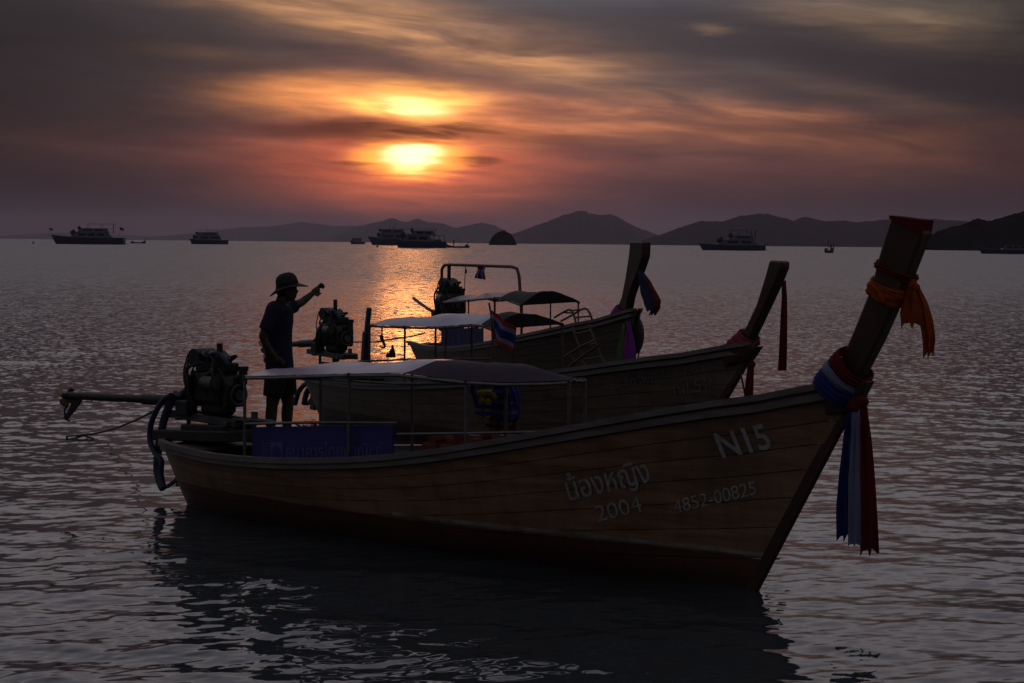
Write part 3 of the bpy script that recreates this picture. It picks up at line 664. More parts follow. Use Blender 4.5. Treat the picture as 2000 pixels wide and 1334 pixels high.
# logo-like small stroke under the registration
engine(B1, B1.bp(424, 757), 1.0, tail=2.36, drop=-.05, tiller=.50, stack=.10)
MB().bar(B1.bp(338, 846), B1.bp(488, 850), .50, .10).bar(B1.bp(385, 833)+Vector((0, -.16, 0)), B1.bp(470, 836)+Vector((0, -.16, 0)), .08, .07).bar(B1.bp(385, 833)+Vector((0, .16, 0)), B1.bp(470, 836)+Vector((0, .16, 0)), .08, .07).build('engine_bed', M_IRON, B1.root, bevel=.012)
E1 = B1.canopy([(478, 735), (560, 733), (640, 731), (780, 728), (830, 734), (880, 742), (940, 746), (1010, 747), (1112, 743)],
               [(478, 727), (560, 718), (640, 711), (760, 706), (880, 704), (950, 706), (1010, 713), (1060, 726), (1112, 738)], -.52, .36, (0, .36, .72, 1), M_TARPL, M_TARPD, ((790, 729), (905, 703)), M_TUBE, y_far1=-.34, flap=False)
# side rails of the near boat under the awning
def side_rail(b, pts, y, r=.012, m_=M_TUBE, nm='side_rail'):
    return MB().tube([b.bp(u, v, y) for u, v in pts], r, 8).build(nm, m_, b.root, smooth=True)
side_rail(B1, [(480, 828), (620, 825), (776, 826)], -.52); side_rail(B1, [(776, 848), (930, 846), (1092, 843)], -.52); side_rail(B1, [(478, 735), (640, 741), (776, 749), (940, 748), (1112, 744)], -.50, .013)
side_rail(B1, [(780, 848), (930, 852), (1070, 852)], .40)
# ---- the middle boat
_P2 = on_z(1462, 703, 1.30)
B2 = Boat((628, 730), .60, _P2, 'longtail_boat', 'brown wooden longtail boat in the middle with a red ribbon on its prow', 1.5,
          [(585, 730), (602, 734), (628, 741), (696, 750), (800, 753), (950, 745), (1100, 729), (1190, 716), (1244, 707), (1324, 690), (1420, 675), (1460, 668), (1500, 660)],
          (1466, 696), (1412, 790), .62)
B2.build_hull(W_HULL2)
B2.prow([(1418, 676), (1427, 669), (1440, 658), (1457, 636), (1476, 595), (1490, 551), (1502, 508)], [(1473, 676), (1495, 630), (1515, 589), (1534, 548), (1544, 523), (1544, 511)], .12, .13)
pA = B2.bp(1445, 690); pB = B2.bp(1484, 680)
MB().loft([[Vector((pA.x-.10, -.15, pA.z+.03)), Vector((pA.x-.10, .15, pA.z+.03)), Vector((pA.x-.1, .12, pA.z-.14)), Vector((pA.x-.1, -.12, pA.z-.14))],
           [Vector((pB.x, -.06, pB.z+.02)), Vector((pB.x, .06, pB.z+.02)), Vector((pB.x-.1, .03, pB.z-.12)), Vector((pB.x-.1, -.03, pB.z-.12))]]).build('stem_head', M_PROW, B2.root, bevel=.01)
M_FAINT = mat('lettering_faded', (.15, .15, .15), .8, .5, 16, 0, .3)
for args in (('ทวีทรัพย์', (1205, 758), (78, -12), (0, -17), .01), ('โชคอำนวย', (1292, 738), (98, -16), (0, -15), .0), ('NL51', (1318, 772), (64, -9), (-4, -26), .012)):
    B2.letter(*args, mat_=M_FAINT)
engine(B2, B2.bp(656, 652), 1.0, tail=2.1, drop=-.10, tiller=.30, stack=.16)
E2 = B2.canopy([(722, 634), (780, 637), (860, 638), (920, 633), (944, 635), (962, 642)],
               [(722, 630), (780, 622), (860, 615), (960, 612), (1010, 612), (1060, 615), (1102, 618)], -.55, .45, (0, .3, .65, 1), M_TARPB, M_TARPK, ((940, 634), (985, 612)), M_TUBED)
side_rail(B2, [(700, 706), (803, 702), (960, 700)], -.55, .013, M_TUBED)
# ---- the far boat
_P3 = on_z(1240, 632, 1.30)
B3 = Boat((836, 662), .60, _P3, 'longtail_boat', 'dark wooden longtail boat behind the others with a tube arch over its stern', 1.6,
          [(790, 664), (807, 669), (829, 677), (879, 681), (928, 677), (978, 668), (1040, 654), (1090, 643), (1134, 633), (1175, 620), (1205, 611), (1240, 602)],
          (1240, 632), (1218, 700), .62)
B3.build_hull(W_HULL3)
B3.prow([(1194, 620), (1207, 600), (1215, 578), (1222, 542), (1229, 496), (1231, 472)], [(1233, 620), (1237, 603), (1242, 578), (1252, 551), (1263, 523), (1270, 501), (1271, 473)], .13, .14)
engine(B3, B3.bp(882, 590), 1.25, tail=1.15, drop=.30, tiller=.2, stack=.22, bent=[B3.bp(858, 603), B3.bp(846, 608), B3.bp(830, 599), B3.bp(808, 583)])
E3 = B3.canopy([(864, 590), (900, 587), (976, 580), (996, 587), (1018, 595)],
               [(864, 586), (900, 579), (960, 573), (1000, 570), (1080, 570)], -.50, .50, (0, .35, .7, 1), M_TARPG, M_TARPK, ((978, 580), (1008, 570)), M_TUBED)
MB().tube([B3.bp(866, 640, -.1), B3.bp(863, 560, -.1), B3.bp(863, 526, -.1), B3.bp(868, 518, -.1), B3.bp(880, 517, -.1), B3.bp(1000, 521, .3), B3.bp(1010, 525, .3), B3.bp(1014, 540, .3), B3.bp(1018, 600, .3), B3.bp(1020, 640, .3)], .028, 10).build('tube_arch', M_TUBED, B3.root, smooth=True)
M_NAVY = mat('cloth_navy', (.035, .045, .10), .8, .12, 14, 0, .15, trans=.2); M_DULLRED = mat('cloth_dull_red', (.16, .03, .03), .8, .2, 14, 0, .15, trans=.3)
# ------------------------------------------------------------------ things on and about the boats
def ribbon(b, name, m_, pts, w, label, cat='ribbon', group=None, y=0, th=.006, yn=None, ripple=.02, nn=7, frame=None, mats=None, torn=0):
    """a hanging strip of cloth: pts are centre points (u, v, width in px) on the boat's plane at offset y"""
    P = []
    us = [p[0] for p in pts]; n = 22; tt = np.linspace(0, len(pts)-1, n)
    for t in tt:
        i = min(int(t), len(pts)-2); f = t-i; q = [pts[i][k]*(1-f)+pts[i+1][k]*f for k in range(3)]
        row = []
        for j in range(nn):
            e = j/(nn-1)-.5; dv = 0
            if torn and t == tt[-1]: dv = torn*math.sin(j*2.4+1)
            p = b.bp(q[0]+e*q[2], q[1]+dv, y); p.y += ripple*math.sin(j*2.1+t*1.1)*min(1, t+.15); row.append(p)
        P.append(row)
    return P
def wrap(b, t0, t1, m_, name='wrap', label=None, cat=None, off=.02, tilt=0, group=None, slack=0, offy=0):
    """a sash wound round the prow post between two places on it"""
    mb = MB(); rings = []
    n = len(b.pc); m = 10
    rows = []
    for k in range(m+1):
        t = t0+(t1-t0)*k/m; f = t*(n-1); i = max(0, min(int(f), n-2)); g = f-i
        c = b.pc[i][0].lerp(b.pc[i+1][0], g); hw = b.pc[i][1]+off; T = b.pc[i][2]/2+off+offy; e = b.pc[i][3]; up = (b.pc[i+1][0]-b.pc[i][0]).normalized()
        bulge = .012*math.sin(k/m*PI)+.006*math.sin(k*2.2); ring = []
        for q in range(20):
            a = 2*PI*q/20; cs, sn = math.cos(a), math.sin(a); sq = max(abs(cs), abs(sn))**-.55
            ring.append(c+e*(cs*sq*(hw+bulge))+Vector((0, sn*sq*(T+bulge), 0))+up*(tilt*cs+slack*math.sin(a*2+k*.8)))
        rows.append(ring)
    mb.loft(rows, True, False); return mb

def sash_thing(b, name, label, cat, parts, group=None, base=None):
    o = b.mw @ Vector(base); r = empty(name, o, b.a, label, cat, group)
    for nm, mb, m_, lab in parts:
        mb.v = [tuple(Vector(p)-Vector(base)) for p in mb.v]; p = mb.build(nm, m_, r, smooth=True)
        if lab: p['label'] = lab
    return r
def cloth_strip(b, pts, **k):
    return MB().sheet(ribbon(b, None, None, pts, None, None, **k), .006)
kn = B1.bp(1672, 792, -.09)
sash_thing(B1, 'tricolour_sash', 'blue, white and red sash with long hanging tails tied round the nearest prow', 'sash', [
    ('blue_band', wrap(B1, -.07, .02, M_BLUE, off=.050, tilt=-.13, offy=.075), M_BLUE, 'blue band of the sash'),
    ('white_band', wrap(B1, .015, .06, M_WHITE, off=.046, tilt=-.14, offy=.066), M_WHITE, 'white band of the sash'),
    ('red_band', wrap(B1, .055, .125, M_MAROON, off=.038, tilt=-.15, offy=.055), M_MAROON, 'dark red band of the sash'),
    ('knot', MB().ball(kn, (.07, .05, .055)).ball(kn+Vector((.05, -.01, .03)), (.05, .04, .04)), M_MAROON, None),
    ('blue_tail', cloth_strip(B1, [(1664, 798, 16), (1656, 850, 20), (1650, 930, 26), (1650, 990, 32), (1650, 1050, 28)], y=-.10, torn=8, ripple=.016), M_BLUE, 'blue hanging tail'),
    ('white_tail', cloth_strip(B1, [(1672, 796, 16), (1670, 850, 18), (1668, 940, 24), (1669, 1064, 24)], y=-.115, torn=3, ripple=.012), M_WHITE, 'white hanging tail'),
    ('red_tail', cloth_strip(B1, [(1684, 794, 20), (1688, 860, 24), (1694, 960, 30), (1699, 1078, 36)], y=-.10, torn=9, ripple=.016), M_MAROON, 'dark red hanging tail'),
], base=(kn.x, kn.y, kn.z-.9))
kn = B1.bp(1782, 556, -.02)
sash_thing(B1, 'orange_scarf', 'orange cloth knotted high round the nearest prow with two tails blowing out', 'scarf', [
    ('upper_band', wrap(B1, .655, .70, M_ORANGE, off=.022, tilt=-.05, slack=.008), M_MAROON, 'narrow dark red upper turn'),
    ('lower_band', wrap(B1, .50, .60, M_ORANGE, off=.028, tilt=-.045, slack=.012), M_ORANGE, 'broad orange lower turn'),
    ('knot', MB().ball(kn, (.034, .03, .04)).ball(kn+Vector((.03, .0, -.02)), (.026, .024, .03)), M_ORANGE, None),
    ('side_flap', cloth_strip(B1, [(1697, 556, 8), (1706, 568, 26), (1716, 582, 26), (1724, 592, 8)], y=-.11, ripple=.01), M_ORANGE, None),
    ('short_tail', cloth_strip(B1, [(1780, 560, 14), (1778, 585, 32), (1778, 610, 44), (1782, 634, 42)], y=-.03, torn=8, ripple=.02), M_ORANGE, 'short bright tail'),
    ('long_tail', cloth_strip(B1, [(1787, 556, 14), (1798, 590, 20), (1808, 630, 26), (1815, 665, 24), (1815, 692, 18)], y=-.01, torn=9, ripple=.02), M_ORANGE, 'long tail'),
], base=(kn.x, kn.y, kn.z-.5))
# middle boat ribbons
kn = B2.bp(1452, 690, -.08)
sash_thing(B2, 'rose_sash', 'faded rose sash wound round the foot of the middle prow', 'sash', [
    ('band', wrap(B2, -.04, .14, M_PINK, off=.04, tilt=-.08), M_PINK, None), ('lower_band', wrap(B2, -.10, -.02, M_MAROON, off=.05, tilt=-.08), M_MAROON, 'dark red lower turn')], base=(kn.x, kn.y, kn.z-.2))
r1 = cloth_strip(B2, [(1531, 548, 8), (1531, 580, 10), (1530, 630, 13), (1528, 724, 16)], y=-.03, ripple=.01)
B2.top(r1, 'red_ribbon', M_MAROON, 'long straight red ribbon hanging from the tip of the middle prow', 'ribbon', 'red ribbons on the middle prow')
r1 = cloth_strip(B2, [(1468, 704, 10), (1465, 716, 12), (1463, 745, 15), (1462, 776, 17)], y=-.03, ripple=.012).ball(B2.bp(1470, 712, -.04), (.035, .03, .035))
B2.top(r1, 'red_ribbon', M_MAROON, 'short knotted red ribbon hanging below the stem head of the middle boat', 'ribbon', 'red ribbons on the middle prow')
B2.top(MB().tube([B2.bp(1446, 728, -.03), B2.bp(1450, 745, -.03), B2.bp(1456, 778, -.03), B2.bp(1462, 830, -.03)], .010, 6, 4), 'mooring_line', M_ROPE, 'thin mooring line running down from the stem of the middle boat', 'rope')
# far boat cloths and gear
kn = B3.bp(1222, 618, -.10)
sash_thing(B3, 'purple_sash', 'purple and green sash hanging over the bow of the far boat', 'sash', [
    ('band', wrap(B3, -.06, .12, M_PURPLE, off=.05, tilt=-.08), M_PURPLE, None),
    ('green_tail', cloth_strip(B3, [(1219, 632, 5), (1214, 660, 9), (1209, 690, 12), (1206, 712, 13)], y=-.16, ripple=.012), M_GREEN, 'green tail'),
    ('purple_tail', cloth_strip(B3, [(1226, 628, 9), (1227, 655, 16), (1228, 690, 25), (1228, 718, 27)], y=-.15, ripple=.02), M_PURPLE, 'purple tail')], base=(kn.x, kn.y, kn.z-.7))
sash_thing(B3, 'blue_red_cloth', 'dark blue cloth with a torn red edge blowing from the far prow', 'scarf', [
    ('blue_cloth', cloth_strip(B3, [(1250, 528, 10), (1257, 550, 22), (1264, 572, 28), (1271, 595, 24), (1274, 606, 14)], y=-.06, ripple=.03, torn=4), M_NAVY, None),
    ('red_edge', cloth_strip(B3, [(1262, 540, 4), (1272, 565, 7), (1283, 588, 11), (1284, 600, 8), (1275, 614, 10)], y=-.08, ripple=.03, torn=4), M_DULLRED, 'torn red edge')], base=tuple(B3.bp(1268, 614, -.06)))
fd = MB().ball(B3.bp(1240, 654, .10), (.17, .13, .29), 18, 12)
B3.top(fd, 'buoy_fender', M_RUBBER, 'dark rounded fender hung beside the bow of the far boat', 'fender')
B3.top(MB().tube([B3.bp(1251, 660, .02), B3.bp(1250, 680, .02), B3.bp(1246, 700, .02), B3.bp(1243, 730, .02)], .012, 6, 4), 'anchor_line', M_ROPE, 'anchor line dropping from beside the fender of the far boat', 'rope')
def ladder(b, A, Bp, y, rungs, label, r=.017, dy=.35):
    """two bent side tubes with rungs: a boarding ladder"""
    base = b.bp(*A[0], y); root = empty('boarding_ladder', b.mw @ base, b.a, label, 'ladder', 'tube boarding ladders on the far boat')
    a = [b.bp(u, v, y)-base for u, v in A]; c = [b.bp(u, v, y+dy)-base for u, v in Bp]
    for q in (a, c): MB().tube(q, r, 8, 4).build('side_rail', M_TUBED, root, smooth=True)
    for k in rungs:
        p, q = a[0].lerp(a[-1], k), c[0].lerp(c[-1], k); 
        fa = k*(len(a)-1); i = min(int(fa), len(a)-2); p = a[i].lerp(a[i+1], fa-i); fa = k*(len(c)-1); i = min(int(fa), len(c)-2); q = c[i].lerp(c[i+1], fa-i)
        MB().tube([p, q], r*.85, 8).build('rung', M_TUBED, root, smooth=True)
ladder(B3, [(1083, 620), (1100, 610), (1112, 605), (1119, 610), (1126, 636)], [(1096, 627), (1120, 614), (1136, 604), (1145, 603), (1152, 612), (1160, 634)], -.30, (.25, .6, .85), 'bent tube boarding ladder standing up over the gunwale of the far boat')
ladder(B3, [(1118, 640), (1128, 668), (1137, 696), (1146, 722)], [(1150, 634), (1160, 660), (1172, 690), (1186, 716)], -.72, (.15, .45, .75), 'tube boarding ladder lying down the outside of the far bow', dy=.06)
ladder(B3, [(1098, 700), (1120, 686), (1140, 674), (1164, 664)], [(1112, 716), (1132, 700), (1152, 686), (1172, 672)], -.78, (.2, .5, .8), 'tube boarding ladder slanting low across the bow side of the far boat', dy=.04)
# flags
def flag(name, label, grid_fn, mw, pole=None, extra=None):
    """five striped cloth flag; grid_fn(s, t) gives points, s along the fly, t across the five stripes"""
    base = grid_fn(0, 1); r = empty(name, mw @ base, 0, label, 'flag', 'striped national flags'); r.matrix_world = mw @ Matrix.Translation(base)
    for nm, m_, t0, t1 in (('red_stripe', M_RED, 0, .165), ('white_stripe', M_WHITE, .165, .335), ('blue_stripe', M_BLUE, .335, .665), ('white_stripe', M_WHITE, .665, .835), ('red_stripe', M_RED, .835, 1)):
        MB().sheet([[grid_fn(s_, t0+(t1-t0)*k/3)-base for k in range(4)] for s_ in np.linspace(0, 1, 14)], .005).build(nm, m_, r, smooth=True)
    if pole: MB().tube([p-base for p in pole], .012, 8).build('pole', M_TUBED, r, smooth=True)
    return r
def g2(s_, t):
    a = (960+5*t+2*s_*0, 606+62*t); u = 960+(3)*t+46*s_*(1-.25*t); v = 606+52*t+34*s_+6*math.sin(s_*5)*.4
    p = B2.bp(u, v, -.62); p.y += .03*math.sin(s_*7+t*2); return p
flag('striped_flag', 'red, white and blue striped flag drooping from a stick on the middle boat', g2, B2.mw, [B2.bp(955, 592, -.62), B2.bp(959, 612, -.62), B2.bp(965, 690, -.62)])
def g3(s_, t):
    p = B3.bp(932+17*t-3*s_, 519+.4*17*t*.2+24*s_+2*t*s_, .1); p.y += .02*math.sin(s_*5+t*3); return p
flag('striped_flag', 'small striped flag hanging straight down from the tube arch', g3, B3.mw)
B3.top(MB().tube([B3.bp(909, 519, 0), B3.bp(908, 545, 0), B3.bp(907, 574, 0)], .008, 6).ball(B3.bp(910, 530, 0), (.03, .02, .04)), 'hanging_cord', M_ROPE, 'knotted cord hanging from the tube arch over the far engine', 'cord')
# blue curtain of the far boat
cu = MB().sheet([[B3.bp(862+82*i/40, 640+1.5*math.sin(i*.9)+k*(40-3*i/40)/5, -.55)+Vector((0, .03*math.sin(i*1.35), 0)) for k in range(6)] for i in range(41)], .006)
B3.top(cu, 'blue_curtain', mat('curtain_blue', (.07, .07, .17), .8, .15, 9, 0, .2), 'blue pleated curtain hung along the side of the far boat under its awning', 'curtain')
# hook, post, gear of the middle boat
MB().bar(B2.bp(721, 601, -.45), B2.bp(716, 650, -.45), .055, .055, (1, 0, 0)).bar(B2.bp(716, 648, -.45), B2.bp(711, 720, -.45), .085, .075, (1, 0, 0)).build('mooring_post', M_HOSE, B2.root, bevel=.006)
B2.top(MB().tube([B2.bp(746, 637, -.5), B2.bp(746, 652, -.5), B2.bp(745, 658, -.5), B2.bp(748, 668, -.5), B2.bp(752, 675, -.5), B2.bp(749, 679, -.5), B2.bp(742, 677, -.5)], [.010, .010, .028, .018, .014, .012, .010], 8, 3), 'cargo_hook', M_IRON, 'iron hook dangling from the awning edge of the middle boat', 'hook')
B2.top(MB().tube([B2.bp(690, 668, -.3), B2.bp(730, 668, -.3), B2.bp(770, 662, -.3), B2.bp(803, 657, -.3), B2.bp(830, 650, -.3)], .010, 6, 4), 'slack_rope', M_ROPE, 'slack rope strung behind the post of the middle boat', 'rope')
def fruit_gear(b, u, v, y, h, label):
    c = b.bp(u, v, y); mb = MB().tube([c, c+Vector((0, 0, h*.45)), c+Vector((.01, 0, h*.7)), c+Vector((0, 0, h))], [h*.30, h*.26, h*.14, h*.05], 10, 4)
    b.top(mb, 'ornament', M_IRON, label, 'ornament')
fruit_gear(B2, 766, 698, -.1, .16, 'taller pointed ornament standing at the near gunwale of the middle boat')
fruit_gear(B2, 757, 699, -.1, .08, 'low pointed ornament beside the taller one on the middle boat')
def hose(b, pts, y, label, r=.028, m_=M_HOSE, group=None, nm='fender_hose'):
    b.top(MB().tube([b.bp(u, v, y+(q[0] if q else 0)) for u, v, *q in pts], r, 10, 5), nm, m_, label, 'hose', group)
G = 'old hoses hung at the sterns as fenders'
hose(B1, [(334, 772), (322, 778), (305, 803), (294, 833), (294, 864), (304, 886), (315, 900), (314, 925), (319, 950)], -.20, 'dark hose bulging outward in a loop from the nearest stern', group=G)
hose(B1, [(345, 768), (332, 790), (322, 815), (315, 845), (309, 880), (307, 915), (312, 940), (319, 955)], -.14, 'dark hose hanging straight down beside the bulging loop at the nearest stern', r=.038, group=G)
hose(B2, [(622, 748), (606, 747), (594, 752), (584, 764), (580, 775), (576, 790)], -.2, 'outer bent hose arching into the water behind the middle boat', r=.036, group=G)
hose(B2, [(622, 750), (610, 752), (600, 765), (596, 778), (594, 790)], -.28, 'inner bent hose arching into the water behind the middle boat', r=.040, group=G)
MB().bar(B1.bp(349, 892, 0), B1.bp(354, 950, 0), .05, .11).bar(B1.bp(326, 951, 0), B1.bp(352, 932, 0), .03, .035).build('rudder', M_IRON2, B1.root, bevel=.006)
MB().bar(B2.bp(614, 752, 0), B2.bp(612, 800, 0), .06, .12).bar(B2.bp(600, 790, 0), B2.bp(614, 772, 0), .04, .045).build('rudder', M_IRON2, B2.root, bevel=.006)
_q = on_z(132, 852, .012)
tag(MB().tube([B1.mw @ B1.bp(300, 803, -.05), on_z(262, 822, .42), on_z(215, 840, .13), on_z(172, 849, .015), _q, _q+Vector((-.1, .5, -.06))], .012, 7, 5).build('trailing_rope', M_ROPE, smooth=True), 'thin rope trailing from the nearest engine into the water', 'rope')

# advertising board on the near boat
c0, c1 = B1.bp(494, 834, -.47), B1.bp(768, 829, -.47)
def bd(fx, fz, out=0.0):
    a = B1.bp(494+274*fx, 834-4*fx+62*fz, -.47); return a+Vector((0, -out, 0))
root = empty('sign_board', B1.mw @ bd(.5, 1.15), B1.a, 'blue bank advertising board with pale lettering fixed along the side of the nearest boat', 'sign'); o0 = bd(.5, 1.15)
M_BOARD = mat('board_blue', (.028, .026, .17), .5, .12, 6, 0, .4); M_BPRINT = mat('board_print', (.085, .085, .24), .6, .15, 8, 0, .3)
MB().sheet([[bd(x, z)-o0 for z in (0, .4, .8, 1.25)] for x in np.linspace(0, 1, 9)], .02).build('panel', M_BOARD, root)
def flat_text(txt, X0, X1, Zb, Zh, par, o0, fn, m_):
    c = bpy.data.curves.new('lettering', 'FONT'); c.body = txt; c.offset = .008; t = bpy.data.objects.new('lettering_source', c); COL.objects.link(t); bpy.context.view_layer.update()
    me = bpy.data.meshes.new_from_object(t.evaluated_get(bpy.context.evaluated_depsgraph_get())); bpy.data.objects.remove(t)
    xs = [v.co.x for v in me.vertices]; a, b_ = min(xs), max(xs)
    for v in me.vertices: v.co = fn(X0+(X1-X0)*(v.co.x-a)/(b_-a), Zb-Zh*v.co.y/.72, .014)-o0
    me.materials.append(m_); ob = bpy.data.objects.new('lettering', me); COL.objects.link(ob); ob.parent = par
flat_text('ธนาคารไทยพาณิชย์', .245, .935, .99, .42, root, o0, bd, M_BPRINT)
for k in range(7): MB().sheet([[bd(x, .52+.085*k+dz, .013)-o0 for dz in (0, .035)] for x in (.07, .125)], .003).build('logo_bar', M_BPRINT, root)
MB().sheet([[bd(x, z, .013)-o0 for z in (.48, 1.12)] for x in (.132, .222)], .003).build('logo_panel', M_BPRINT, root)
MB().sheet([[bd(.177+w*(1-k/6)**.7*.03*(1 if k else 0.02) if 0 else .177+w*.034*math.sin(PI*min(1, (k+.3)/6.3)), .60+.075*k, .017)-o0 for w in (-1, 0, 1)] for k in range(7)], .003).build('logo_leaf', M_BOARD, root)

# life jackets
def life_jacket(mw_b, c, rz, m1, m2, label, tiltx=0, h=.46, w=.36, group='life jackets in the nearest boat'):
    r = empty('life_jacket', mw_b.mw @ Vector(c), mw_b.a+rz, label, 'life jacket', group); R = Matrix.Rotation(tiltx, 3, 'X')
    for sx in (-1, 1):
        P = []
        mb = MB().box((0, 0, 0), (w*.44, .07, h)); mb.v = [tuple(R @ (Vector(p)+Vector((sx*w*.25, -.03, h/2)))) for p in mb.v]; mb.build('front_panel', m1, r, bevel=.022)
    mb = MB().box((0, 0, 0), (w*.9, .06, h*.95)); mb.v = [tuple(R @ (Vector(p)+Vector((0, .05, h/2)))) for p in mb.v]; mb.build('back_panel', m1, r, bevel=.022)
    mb = MB().tube([(-.09, .03, h*.95), (-.08, .0, h*1.10), (0, .05, h*1.16), (.08, .0, h*1.10), (.09, .03, h*.95)], .035, 8, 4); mb.v = [tuple(R @ Vector(p)) for p in mb.v]; mb.build('collar', m1, r, smooth=True)
    for z in (.3, .62):
        mb = MB().box((0, 0, 0), (w*1.0, .09, .03)); mb.v = [tuple(R @ (Vector(p)+Vector((0, -.03, h*z)))) for p in mb.v]; mb.build('belt', m2, r)
M_VO = mat('vest_orange', (.17, .06, .036), .8, .15, 12, 0, .2); M_VB = mat('vest_blue', (.035, .035, .20), .8, .15, 12, 0, .2)
M_VY = mat('vest_yellow', (.30, .26, .03), .8, .15, 12, 0, .2); M_VP = mat('vest_purple', (.10, .06, .20), .8, .15, 12, 0, .2); M_VK = mat('webbing_black', (.02, .02, .02), .8, .1, 12, 0, .2)
g = B1.bp(850, 948, -.20); life_jacket(B1, g, .1, M_VO, M_VK, 'orange life jacket propped inside the nearest boat just right of the blue board', -.25, .34)
g = B1.bp(930, 940, -.18); life_jacket(B1, g, -.25, M_VO, M_VK, 'orange life jacket leaning over at the middle of the nearest boat', -.35, .34)
hx = 'life jackets hung from the awning rail'
g = B1.bp(986, 822, .12); life_jacket(B1, g, .05, M_VB, M_VP, 'dark blue life jacket with a purple belt hung under the nearest awning', 0, .25, .24, hx)
g = B1.bp(950, 818, .05); life_jacket(B1, g, .2, M_VY, M_VB, 'small yellow life jacket hung beside the dark blue one', 0, .17, .13, hx)
g = B1.bp(983, 846, .16); life_jacket(B1, g, -.1, M_VO, M_VK, 'orange life jacket low under the hung blue one', 0, .20, .26, hx)
B1.top(MB().tube([B1.bp(924, 748, .0), B1.bp(925, 768, .0), B1.bp(934, 788, .0), B1.bp(950, 792, .04), B1.bp(972, 788, .08)], .020, 8, 4).tube([B1.bp(995, 750, .1), B1.bp(1006, 772, .1), B1.bp(1003, 792, .1), B1.bp(985, 796, .1)], .018, 8, 4), 'vest_straps', M_VB, 'blue webbing straps tying the hung life jackets to the awning rail', 'strap')
sc_ = MB().sheet([[B1.bp(834+250*i/24, 852+(24-10*i/24)*k/4+1.2*math.sin(i*1.1), .30-.12*k/4)+Vector((0, .02*math.sin(i*.9+k), 0)) for k in range(5)] for i in range(25)], .01)
B1.top(sc_, 'seat_cloth', M_MAROON, 'dark red cloth draped along the far seats of the nearest boat', 'cloth')
